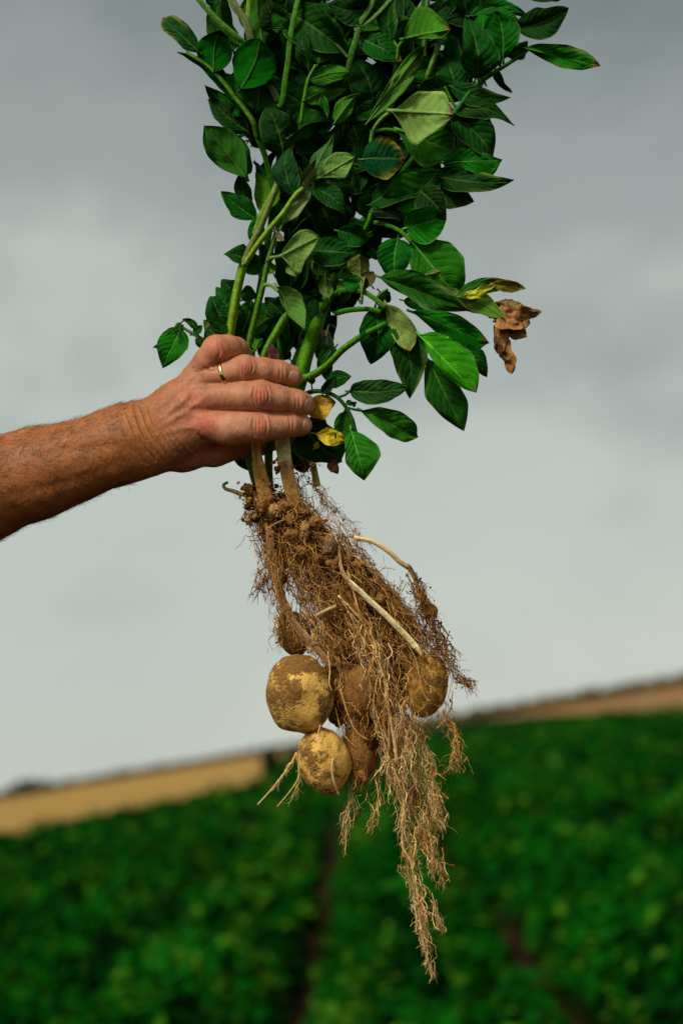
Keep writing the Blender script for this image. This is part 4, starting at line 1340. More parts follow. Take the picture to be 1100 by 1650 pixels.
    dict(a=(292, 520, 247, 560, 24), z=-18, z2=-20, col=T_D, sway=.26, shp=(0.56, 0.72)),
    dict(a=(318, 532, 294, 514, 11), z=-18, col=T_D, sway=-.12),
    dict(a=(312, 536, 326, 524, 12), z=-18, col=T_D),
    dict(a=(320, 542, 322, 562, 12), z=-20, col=T_D),
    dict(a=(404, 545, 446, 508, 24), side='U', z=-20, z2=-14, col=(0.05, 0.15, 0.03)),
    dict(a=(454, 505, 426, 480, 26), z=-14, col=T_D),
    dict(a=(410, 560, 398, 540, 12), side='U', z=-20, col=U_M),
    dict(a=(412, 562, 424, 545, 10), side='U', z=-18, col=U_M),
    # --- right middle
    dict(a=(652, 368, 719, 346, 58), z=0, z2=4, col=(0.015, 0.125, 0.014), shp=(0.56, 0.74), sway=.05),
    dict(a=(672, 305, 718, 354, 46), z=4, z2=8, col=T_X, shp=(0.66, 0.92)),
    dict(a=(660, 386, 738, 480, 90), z=-4, z2=0, col=(0.015, 0.128, 0.014), shp=(0.56, 0.77), bend=.06, fold=.12, roll=0, twist=0, sway=0, out=(((.1, 22), (.35, 46), (.65, 48), (.9, 26)), ((.1, 14), (.4, 36), (.7, 34), (.9, 18)))),
    dict(a=(641, 384, 634, 450, 54), z=-8, z2=-6, col=T_M, shp=(0.56, 0.82)),
    dict(a=(600, 342, 657, 356, 24), z=6, z2=10, col=(0.003, 0.012, 0.004), shp=(0.56, 0.72)),
    dict(a=(610, 446, 756, 500, 52), z=26, z2=30, col=(0.012, 0.10, 0.012), shp=(0.61, 0.92), wave=.06, fold=.45, edge=(0.12, 0.2, 0.06), roll=0, twist=0, sway=0, out=(((.1, 18), (.35, 30), (.6, 26), (.85, 14)), ((.15, 10), (.4, 14), (.6, 24), (.85, 12)))),
    dict(a=(583, 470, 579, 410, 38), side='U', z=24, z2=26, col=(0.21, 0.25, 0.06), shp=(0.81, 0.72), bend=.16, roll=0, twist=0, sway=0, out=(((.3, 6), (.55, 20), (.8, 20), (.95, 10)), ((.3, 5), (.6, 16), (.85, 14)))),
    dict(a=(598, 460, 582, 440, 24), side='U', z=20, col=(0.14, 0.115, 0.035)),
    dict(a=(512, 444, 518, 408, 28), side='U', z=10, col=(0.09, 0.21, 0.03), bend=.2),
    dict(a=(530, 450, 504, 424, 20), side='U', z=6, col=(0.08, 0.12, 0.03)),
    dict(a=(498, 404, 580, 408, 44), z=2, z2=6, col=T_D, fold=.2),
    dict(a=(544, 372, 594, 388, 34), z=6, z2=12, col=T_D, tip=BRN),
    dict(a=(552, 452, 594, 462, 24), z=10, col=T_M),
    dict(a=(530, 480, 524, 440, 20), side='U', z=2, col=(0.14, 0.26, 0.05)),
    dict(a=(548, 470, 560, 432, 22), side='U', z=4, col=(0.09, 0.2, 0.03)),
    dict(a=(688, 442, 714, 434, 10), side='U', z=14, col=(0.2, 0.24, 0.09)),
    dict(a=(622, 490, 661, 566, 42), side='U', z=32, z2=34, col=(0.24, 0.34, 0.07), shp=(0.51, 0.82), tip=(0.26, 0.13, 0.04), bend=.14, roll=0, twist=0, sway=0, out=(((.1, 14), (.4, 24), (.7, 24), (.88, 14)), ((.1, 6), (.4, 14), (.7, 14), (.9, 9)))),
    dict(a=(662, 502, 787, 552, 62), z=14, z2=22, col=(0.016, 0.135, 0.015), shp=(0.56, 0.82), edge=(0.05, 0.15, 0.03), roll=0, twist=0, sway=0, out=(((.2, 18), (.5, 24), (.85, 13)), ((.3, 13), (.6, 27), (.85, 28)))),
    dict(a=(676, 540, 768, 634, 78), z=24, z2=34, col=(0.022, 0.185, 0.020), shp=(0.61, 0.7), fold=.2, tip=BRN, roll=0, twist=0, sway=0, out=(((.08, 18), (.35, 36), (.65, 40), (.9, 24)), ((.3, 13), (.6, 17), (.85, 11)))),
    dict(a=(688, 578, 747, 695, 66), z=4, z2=10, col=(0.010, 0.082, 0.012), shp=(0.56, 0.94), roll=0, twist=0, sway=0, out=(((.1, 12), (.4, 27), (.7, 28), (.9, 13)), ((.1, 12), (.4, 32), (.7, 22), (.9, 9)))),
    dict(a=(640, 526, 660, 642, 54), z=-6, z2=0, col=T_D, shp=(0.56, 0.97)),
    dict(a=(604, 498, 597, 588, 54), z=-8, z2=-4, col=T_D, shp=(0.61, 0.92)),
    dict(a=(748, 556, 784, 608, 30), z=4, z2=8, col=T_D),
    dict(a=(650, 484, 706, 496, 22), z=0, col=T_M),
    dict(a=(610, 492, 626, 506, 18), z=0, col=T_X),
    dict(a=(612, 470, 628, 486, 20), z=4, col=T_X),
    dict(a=(730, 482, 842, 461, 24), z=10, z2=14, col=(0.02, 0.10, 0.014), edge=(0.50, 0.42, 0.02), sway=.12, wave=.05, fold=.1, label='narrow leaf turning yellow along one edge'),
    dict(a=(746, 478, 800, 455, 15), z=20, z2=22, col=(0.50, 0.44, 0.02), mat=M_DRY, crumple=3, under=YEL, edge=(0.2, 0.2, 0.02), fold=.1, twist=0, roll=0, sway=-.06),
    dict(a=(792, 456, 843, 460, 20), z=18, z2=20, col=(0.16, 0.19, 0.02), fold=.6, tipcurl=.6),
    dict(a=(734, 478, 812, 513, 36), side='U', z=30, z2=24, col=(0.11, 0.24, 0.035), twist=0, roll=0, shp=(0.46, 0.92)),
    dict(a=(708, 472, 746, 482, 18), side='U', z=20, col=(0.12, 0.22, 0.06)),
    dict(a=(580, 372, 566, 350, 20), z=-10, col=T_D),
    dict(a=(640, 330, 660, 318, 30), z=-14, col=T_M),
    dict(a=(596, 330, 690, 310, 40), z=-12, col=T_D),
    # --- small leaf group right of the hand
    dict(a=(563, 630, 657, 624, 36), z=12, z2=14, col=(0.010, 0.055, 0.012), shp=(0.46, 0.74), sway=-.03),
    dict(a=(582, 661, 671, 703, 52), z=14, z2=18, col=(0.018, 0.115, 0.016), shp=(0.48, 0.72), roll=0, twist=0, sway=0, out=(((.15, 17), (.5, 26), (.85, 19)), ((.2, 12), (.5, 20), (.85, 17)))),
    dict(a=(566, 693, 586, 773, 64), z=14, z2=18, col=(0.022, 0.115, 0.016), shp=(0.56, 0.92), edge=(0.05, 0.12, 0.02), roll=0, twist=0, sway=0, out=(((.1, 13), (.4, 34), (.65, 37), (.85, 20)), ((.1, 12), (.3, 17), (.6, 22), (.85, 12)))),
    dict(a=(556, 662, 544, 746, 34), z=0, z2=2, col=(0.015, 0.11, 0.014), shp=(0.46, 0.96), roll=20),
    dict(a=(530, 620, 566, 606, 24), z=8, col=T_D),
    dict(a=(520, 634, 540, 606, 16), z=6, col=T_X),
    dict(a=(566, 652, 574, 648, 9), z=14, col=T_D, petiole=3),
    dict(a=(558, 652, 566, 646, 8), z=14, col=T_D, petiole=3),
    dict(a=(488, 680, 550, 742, 66), z=-50, z2=-44, col=T_X, shp=(0.56, 0.92)),
    dict(a=(478, 690, 490, 764, 44), z=-66, z2=-60, col=T_D, shp=(0.56, 0.72)),
    dict(a=(526, 540, 520, 596, 30), z=-20, col=T_X),
    dict(a=(540, 560, 512, 600, 22), z=-12, col=T_D),
    dict(a=(524, 570, 530, 618, 24), z=-20, col=T_D),
    dict(a=(502, 620, 500, 600, 12), z=-20, col=T_X),
    dict(a=(394, 700, 404, 762, 26), z=-58, col=T_D),
]
for d in LV:
    a = list(d.pop('a'))
    a[4] *= 1.10
    if d.get('side', 'T') == 'T' and 'label' not in d and d.get('col') is not YEL:
        k_ = random.uniform(.72, 1.5)
        d['col'] = np.array(d['col'] if 'col' in d else T_M) * [k_ * random.uniform(.8, 2.1), k_, k_]
        if random.random() < .2:
            d.setdefault('tip', BRN)
        elif random.random() < .12:
            d.setdefault('edge', (0.16, 0.22, 0.03))
    d.setdefault('sway', random.uniform(-.11, .11))
    d.setdefault('wave', random.uniform(.03, .08))
    d.setdefault('fold', random.uniform(.15, .75))
    d.setdefault('roll', random.uniform(-24, 24))
    Ld = math.hypot(a[0] - a[2], a[1] - a[3])
    d['z2'] = d.get('z2', d.get('z', 0)) + (random.uniform(-.4, .2) if d.get('z', 0) < 19 else random.uniform(-.08, .16)) * Ld
    d.setdefault('bend', random.uniform(.03, .2))
    leaf(*a, **d)
leaf(494, 664, 540, 648, 44, z=-12, z2=-2, col=(0.62, 0.37, 0.03), crumple=2.4, mat=M_DRY, under=(0.62, 0.37, 0.03), fold=.35, wave=.09, tip=(0.26, 0.13, 0.03), roll=0, twist=12,
     out=(((.1, 12), (.35, 19), (.6, 20), (.8, 15), (.93, 12)), ((.12, 10), (.3, 15), (.5, 22), (.75, 15), (.9, 6))), label='ochre wilted leaf between the fingertips')
leaf(509, 699, 559, 708, 34, z=2, z2=6, col=(0.66, 0.50, 0.02), crumple=1.6, mat=M_DRY, under=(0.6, 0.45, 0.02), fold=.45, wave=.05, tip=(0.30, 0.15, 0.02), roll=0, twist=15, petiole=16,
     out=(((.15, 6), (.3, 14), (.5, 13), (.8, 9)), ((.15, 9), (.4, 15), (.65, 14), (.85, 7))), label='yellow leaf just below the index fingertip')
leaf(507, 722, 514, 712, 10, z=-24, col=YEL, crumple=1.5, petiole=4)
# dried brown leaves hanging at the right
leaf(797, 496, 872, 505, 34, z=4, z2=8, col=(0.27, 0.165, 0.06), shp=(.35, .8), crumple=9, mat=M_DRY, under=(0.27, 0.165, 0.06), fold=.5, label='shrivelled brown leaf curling outwards')
leaf(794, 512, 852, 520, 44, z=10, z2=12, col=(0.48, 0.225, 0.07), shp=(.4, .5), crumple=10, mat=M_DRY, under=(0.3, 0.14, 0.05), fold=.6, roll=20, label='crumpled dry orange brown leaf')
leaf(800, 520, 848, 540, 26, z=2, z2=4, col=(0.36, 0.165, 0.05), shp=(.4, .4), crumple=10, mat=M_DRY, under=(0.26, 0.12, 0.05), fold=.6)
leaf(806, 524, 822, 602, 26, z=6, z2=8, col=(0.40, 0.195, 0.06), shp=(.35, .45), crumple=10, mat=M_DRY, under=(0.26, 0.12, 0.05), fold=.8)
leaf(798, 516, 806, 572, 16, z=0, z2=2, col=(0.22, 0.11, 0.045), shp=(.4, .5), crumple=6, mat=M_DRY, under=(0.2, 0.1, 0.04), fold=.6)
leaf(803, 510, 812, 496, 12, z=2, col=(0.22, 0.11, 0.045), crumple=3, mat=M_DRY)
leaf(529, 742, 545, 762, 15, z=-30, col=(0.14, 0.05, 0.03), crumple=4, mat=M_DRY, under=(0.14, 0.05, 0.03))
leaf(446, 596, 434, 552, 20, z=-16, col=(0.12, 0.035, 0.03), crumple=4, mat=M_DRY, under=(0.12, 0.035, 0.03), label='dark red withered leaf tucked behind the fingers')
leaf(424, 592, 440, 574, 14, z=-18, col=(0.10, 0.05, 0.03), crumple=4, mat=M_DRY)
leaf(528, 530, 516, 572, 22, z=-24, col=(0.05, 0.03, 0.02), crumple=4, mat=M_DRY)

# dark leaves filling the depth of the bunch, and those above the frame
ENV = [(345, 150), (400, 80), (400, -20), (840, -20), (800, 90), (770, 190), (740, 270), (700, 310), (640, 350), (620, 430), (600, 470), (530, 520), (500, 580), (410, 585), (395, 500), (440, 420), (430, 330), (395, 240)]
INNER = []


def fill(n, box, Lr, zr, sink=None, poly=ENV, dark=(.5, 1.2)):
    cnt = 0
    while cnt < n:
        x, y = rng.uniform(box[0], box[1]), rng.uniform(box[2], box[3])
        ang = rng.uniform(-2.7, -0.4) if rng.random() < .5 else rng.uniform(-math.pi, math.pi)
        L = rng.uniform(*Lr)
        dx, dy = math.cos(ang) * L / 2, math.sin(ang) * L / 2
        if not poly_side(np.array([x, x + dx * .8, x - dx * .8]), np.array([y, y + dy * .8, y - dy * .8]), poly).all():
            continue
        zz = rng.uniform(*zr)
        leaf(x - dx, y - dy, x + dx, y + dy, L * rng.uniform(.45, .7), side='T' if rng.random() < .75 else 'U', z=zz, z2=zz + rng.normal(0, 16),
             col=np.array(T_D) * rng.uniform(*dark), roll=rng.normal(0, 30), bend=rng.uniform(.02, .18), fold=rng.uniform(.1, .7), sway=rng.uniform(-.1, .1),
             wave=rng.uniform(.03, .07), petiole=14, bag=sink)
        cnt += 1


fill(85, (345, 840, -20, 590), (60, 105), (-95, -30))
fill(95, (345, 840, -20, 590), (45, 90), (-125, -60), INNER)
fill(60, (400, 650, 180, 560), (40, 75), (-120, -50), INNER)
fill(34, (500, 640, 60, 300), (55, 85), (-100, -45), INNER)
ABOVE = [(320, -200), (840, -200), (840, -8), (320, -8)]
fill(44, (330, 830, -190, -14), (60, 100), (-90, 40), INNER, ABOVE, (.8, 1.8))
off, F_, = 0, []
for q in INNER:
    F_.append(q[1] + off)
    off += len(q[0])
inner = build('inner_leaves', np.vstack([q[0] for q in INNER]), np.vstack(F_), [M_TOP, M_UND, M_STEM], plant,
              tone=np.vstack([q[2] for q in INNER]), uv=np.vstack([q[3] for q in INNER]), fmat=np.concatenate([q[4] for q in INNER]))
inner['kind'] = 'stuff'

# ------------------------------------------------------------------ potatoes
def potato(cx, cy, z, rx, ry, rz, rot, seed, dirt, col=(0.98, 0.59, 0.13), label=None, lump=0.13, patch=()):
    nu, nv = 56, 36
    th = np.arange(nu) / nu * 2 * np.pi
    ph = np.linspace(0, np.pi, nv)
    TH, PH = np.meshgrid(th, ph, indexing='ij')
    S = np.stack([np.sin(PH) * np.cos(TH), np.cos(PH), np.sin(PH) * np.sin(TH)], -1).reshape(-1, 3)
    r = 1 + lump * vnoise(S + seed, 1.25, 2) + 0.03 * vnoise(S + seed * 3, 4.0, 3)
    g = np.random.default_rng(int(seed * 10))
    for _ in range(7):
        d = g.normal(0, 1, 3); d /= np.linalg.norm(d)
        a = np.arccos(np.clip(S @ d, -1, 1))
        r += -0.05 * np.exp(-(a / 0.10) ** 2) + 0.02 * np.exp(-((a - .2) / 0.1) ** 2)
    P = S * r[:, None] * np.array([rx, ry, rz])
    c, s_ = math.cos(math.radians(rot)), math.sin(math.radians(rot))
    P = np.stack([P[:, 0] * c - P[:, 1] * s_, P[:, 0] * s_ + P[:, 1] * c, P[:, 2]], 1)
    P += [cx, -cy, z]
    F = []
    for i in range(nu):
        i2 = (i + 1) % nu
        for j in range(nv - 1):
            F.append((i * nv + j, i2 * nv + j, i2 * nv + j + 1, i * nv + j + 1))
    T = np.array(col) * (1 + 0.12 * vnoise(P, 0.05, 2))[:, None]
    o_ = build('potato', P, np.array(F), M_POT, plant, tone=T, origin=to_world(np.array([[cx, -cy, z]]))[0])
    at = o_.data.attributes.new('dirt', 'FLOAT', 'POINT')
    dv = np.full(len(P), dirt) + 0.03 * S[:, 1]
    for (qx, qy, qr, qa) in patch:
        dv = dv + qa * np.exp(-((P[:, 0] - qx) ** 2 + (P[:, 1] + qy) ** 2) / qr ** 2) * (P[:, 2] > z)
    at.data.foreach_set('value', dv.astype(np.float32))
    if label:
        o_['label'] = label
    # outward faces
    me = o_.data
    if me.polygons[len(me.polygons) // 2 + 3].normal.dot(me.polygons[len(me.polygons) // 2 + 3].center) < 0:
        me.flip_normals()
    return o_


potato(484, 1120, 4, 53, 66, 52, 6, 3.3, 0.455, patch=((497, 1098, 20, -.26), (503, 1128, 16, -.2), (490, 1158, 18, -.24), (466, 1150, 14, -.16), (478, 1066, 26, .16), (452, 1120, 18, .1), (474, 1112, 14, .16), (518, 1140, 14, .1), (515, 1080, 14, .1)), label='large round potato with patches of soil, on the left of the bunch')
potato(523, 1225, 6, 41, 57, 42, 14, 8.1, 0.39, patch=((530, 1195, 22, -.2), (538, 1232, 20, -.14), (495, 1210, 18, .12), (505, 1250, 16, .1), (524, 1222, 10, .12)), label='oval potato hanging lowest under the large round one')
potato(685, 1106, -24, 36, 53, 36, -8, 5.7, 0.40, col=(0.75, 0.40, 0.05), label='yellow potato half hidden by roots on the right')
potato(473, 1022, -44, 27, 38, 30, 10, 2.2, 0.56, col=(0.38, 0.22, 0.06))
potato(582, 1118, -10, 32, 43, 34, 0, 6.4, 0.86, col=(0.3, 0.19, 0.07), label='dark soil covered potato in the middle of the roots')
potato(582, 1214, -16, 27, 45, 30, 4, 9.4, 0.82, col=(0.3, 0.19, 0.07))
potato(693, 985, -24, 12, 13, 12, 0, 4.9, 0.46, col=(0.55, 0.33, 0.06))

# ------------------------------------------------------------------ soil and roots
SOILD, SOILM, SOILL = (0.11, 0.046, 0.010), (0.36, 0.17, 0.045), (0.55, 0.31, 0.11)


def ico(sub=0):
    t = (1 + 5 ** .5) / 2
    V = np.array([(-1, t, 0), (1, t, 0), (-1, -t, 0), (1, -t, 0), (0, -1, t), (0, 1, t), (0, -1, -t), (0, 1, -t), (t, 0, -1), (t, 0, 1), (-t, 0, -1), (-t, 0, 1)], float)
    F = np.array([(0, 11, 5), (0, 5, 1), (0, 1, 7), (0, 7, 10), (0, 10, 11), (1, 5, 9), (5, 11, 4), (11, 10, 2), (10, 7, 6), (7, 1, 8), (3, 9, 4), (3, 4, 2), (3, 2, 6), (3, 6, 8), (3, 8, 9), (4, 9, 5), (2, 4, 11), (6, 2, 10), (8, 6, 7), (9, 8, 1)])
    V /= np.linalg.norm(V[0])
    for _ in range(sub):
        mid, nf, Vl = {}, [], list(V)
        def mp_(a, b):
            k = (min(a, b), max(a, b))
            if k not in mid:
                m = (Vl[a] + Vl[b]) / 2
                Vl.append(m / np.linalg.norm(m))
                mid[k] = len(Vl) - 1
            return mid[k]
        for a, b, c in F:
            ab, bc, ca = mp_(a, b), mp_(b, c), mp_(c, a)
            nf += [(a, ab, ca), (b, bc, ab), (c, ca, bc), (ab, bc, ca)]
        V, F = np.array(Vl), np.array(nf)
    return V, F


IV0, IF0 = ico(0)
IV2, IF2 = ico(2)
IV3, IF3 = ico(3)


def clod(cx, cy, z, r, col=SOILM, seed=0.0, flat=(1, 1, 1)):
    P = IV3 * (1 + 0.55 * vnoise(IV3 + seed, 1.5, 3) + 0.22 * vnoise(IV3 + seed, 4.5, 2))[:, None] * r * np.array([1 + .3 * math.sin(seed * 5), 1 + .3 * math.cos(seed * 3), .8]) + [cx, -cy, z]
    return build('soil_clod', P, IF3, M_SOIL, plant, tone=col, origin=to_world(np.array([[cx, -cy, z]]))[0])


for i, (cx, cy, z, r, c) in enumerate((
        (421, 812, -8, 12, SOILM), (443, 822, -2, 11, SOILL), (436, 804, -4, 8, SOILM), (468, 838, 2, 10, SOILM), (490, 852, 4, 11, SOILL), (532, 880, 12, 14, (0.32, 0.185, 0.075)),
        (512, 900, 8, 10, SOILM), (486, 888, 6, 11, SOILM), (455, 815, -2, 9, SOILM), (405, 800, -16, 9, SOILM), (398, 786, -22, 8, SOILM), (404, 816, -16, 8, SOILD),
        (508, 842, 0, 10, SOILM), (540, 905, 6, 9, SOILM), (470, 862, 2, 9, SOILM), (484, 826, -6, 12, SOILM), (578, 910, 0, 9, SOILM), (430, 790, -10, 8, SOILM), (455, 752, -12, 7, (0.2, 0.11, 0.04)), (446, 756, -14, 5, SOILM),
        (580, 1250, 0, 16, SOILM), (597, 1190, 4, 13, SOILD), (560, 980, 4, 10, SOILD), (612, 965, 4, 11, SOILM), (576, 1312, -6, 6, (0.2, 0.09, 0.05)), (668, 1276, -6, 13, (0.17, 0.085, 0.035)))):
    clod(cx, cy, z, r, c, i * 3.7, (1.1, .85, .9))


def soil_core():
    """the earth packed between the roots, with an uneven surface"""
    xs, ys, zs = np.arange(380, 740, 3.4), np.arange(770, 1280, 3.4), np.arange(-100, 40, 3.4)
    AX = (xs, ys, zs)
    D = np.full((len(xs), len(ys), len(zs)), 60.0, np.float32)
    for ch in ([(428, 806, -34, 17), (455, 826, -34, 27), (490, 868, -36, 31), (535, 918, -38, 30), (585, 975, -38, 33), (632, 1030, -42, 34), (650, 1070, -44, 30), (610, 1120, -46, 34), (590, 1190, -46, 24), (580, 1240, -46, 16)],
               [(430, 840, -46, 12), (446, 890, -48, 12), (455, 930, -48, 10)],
               [(540, 1000, -48, 18), (556, 1080, -50, 24), (550, 1150, -50, 18)]):
        sl, B = chain_field(AX, ch, 14, 0.9)
        D[sl] = smin(D[sl], B, 12)
    X, Y, Z = np.meshgrid(xs, ys, zs, indexing='ij')
    near = np.abs(D) < 26
    pts = np.stack([X[near], Y[near], Z[near]], 1)
    D[near] += (vnoise(pts, 0.055, 3) * 15 + vnoise(pts, 0.16, 2) * 5).astype(np.float32)
    V, F = surface_nets(D, AX)
    n = np.cross(V[F[:, 2]] - V[F[:, 0]], V[F[:, 3]] - V[F[:, 1]])
    V = V * np.array([1, -1, 1])
    T = 0.6 * np.array(SOILD) * (1 + 0.5 * vnoise(V, 0.09, 2))[:, None]  # dark soil, darkened further: shade inside the roots put into the colour
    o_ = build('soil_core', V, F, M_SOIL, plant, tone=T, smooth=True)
    return V


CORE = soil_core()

ROOTD, ROOTM, ROOTL, ROOTW = (0.25, 0.108, 0.022), (0.53, 0.265, 0.066), (0.82, 0.48, 0.155), (0.92, 0.64, 0.28)


def stolon(pts, r0, r1, c0, c1, label=None, name='stolon', n=30):
    return stem(pts, r0, r1, c0, c1, n=n, sides=10, ribs=0.0, name=name, mat=M_ROOT, label=label)


stolon([(560, 935, 10), (572, 946, 16), (590, 962, 18), (630, 1000, 20), (660, 1030, 18), (671, 1044, 20)], 4.2, 5.6, (0.90, 0.74, 0.42), (0.92, 0.76, 0.36), 'thick pale shoot slanting across the roots')
stolon([(670, 1042, 20), (675, 1049, 22), (679, 1057, 24)], 5.5, 1.6, (0.92, 0.76, 0.36), (0.80, 0.58, 0.16), n=10)
stolon([(545, 880, 8), (550, 915, 10), (562, 938, 12)], 2.6, 3.6, ROOTL, (0.5, 0.37, 0.18))
stolon([(570, 866, -10), (600, 873, -8), (625, 888, -6), (642, 904, -6), (657, 914, -8)], 3.6, 4.4, ROOTW, (0.50, 0.33, 0.13))
stolon([(657, 912, -8), (668, 930, -10), (676, 960, -14), (690, 985, -20)], 4.4, 2.4, (0.40, 0.24, 0.09), ROOTM)
stolon([(400, 800, -20), (378, 792, -22), (364, 788, -22), (360, 782, -22), (367, 777, -22)], 3.8, 2.2, (0.34, 0.24, 0.09), (0.24, 0.2, 0.06), 'short bent shoot poking out on the left')
stolon([(510, 992, 6), (526, 984, 10), (542, 977, 14)], 3.0, 3.6, (0.5, 0.38, 0.18), (0.62, 0.47, 0.17))
stolon([(432, 826, -20), (437, 880, -14), (444, 930, -12), (456, 968, -12), (474, 1004, -8), (490, 1024, -2), (520, 1056, 0), (534, 1075, -2)], 8.0, 5.2, (0.38, 0.18, 0.06), (0.52, 0.29, 0.13), 'thick brown root on the left leading to the potatoes')
stolon([(445, 905, -14), (452, 925, -12), (448, 936, -14)], 6, 5, (0.23, 0.12, 0.05), (0.2, 0.1, 0.04))
stolon([(472, 1000, -8), (492, 1022, 0), (507, 1040, 2)], 4.6, 5.4, (0.46, 0.29, 0.16), (0.42, 0.27, 0.14))
stolon([(512, 1040, 0), (506, 1022, 2), (502, 1050, 0)], 2.6, 2.4, ROOTM, ROOTL)
stolon([(560, 920, 12), (580, 990, 18), (604, 1050, 22), (618, 1092, 24), (630, 1160, 22), (640, 1230, 16)], 1.6, 2.6, ROOTL, ROOTW)
stolon([(545, 960, 10), (590, 1010, 20), (612, 1070, 24), (626, 1130, 24), (626, 1212, 20)], 1.8, 1.4, ROOTW, ROOTL)
stolon([(640, 1000, 10), (668, 1060, 12), (680, 1110, 20), (690, 1130, 22)], 1.6, 1.0, ROOTL, ROOTL)
stolon([(650, 1310, -4), (648, 1362, -4), (662, 1390, -4), (672, 1440, -4), (678, 1500, -4), (688, 1545, -4), (697, 1578, -4)], 1.9, 1.5, ROOTW, (0.58, 0.42, 0.22), 'long pale root reaching lowest', name='root')
stolon([(640, 1200, 8), (636, 1240, 6), (648, 1280, 2), (652, 1330, -4)], 1.6, 2.0, ROOTL, ROOTW, name='root')
stolon([(478, 1212, 10), (462, 1240, 10), (440, 1268, 12), (415, 1296, 12)], 1.4, 1.2, ROOTL, ROOTW, name='root')
stolon([(478, 1214, 10), (481, 1250, 10), (470, 1272, 10), (446, 1300, 10)], 1.4, 1.0, ROOTL, ROOTL, name='root')
stolon([(536, 1222, 47), (534, 1240, 49), (538, 1262, 46), (546, 1281, 34)], 1.4, 1.6, ROOTW, ROOTW, name='root')
stolon([(516, 1168, 40), (512, 1182, 44), (515, 1196, 47)], 0.9, 0.8, ROOTW, ROOTW, name='root')
stolon([(528, 1050, 20), (531, 1080, 26), (530, 1100, 30), (534, 1112, 30)], 1.2, 1.0, ROOTL, ROOTW, name='root')
stolon([(548, 1110, 18), (560, 1150, 20), (575, 1180, 20), (592, 1192, 18)], 1.2, 0.9, ROOTL, ROOTL, name='root')
stolon([(540, 1140, 14), (552, 1180, 18), (574, 1205, 16)], 1.0, 0.8, ROOTL, ROOTL, name='root')
stolon([(610, 1090, 24), (602, 1130, 24), (612, 1165, 22), (622, 1210, 20)], 1.2, 1.0, ROOTL, ROOTL, name='root')


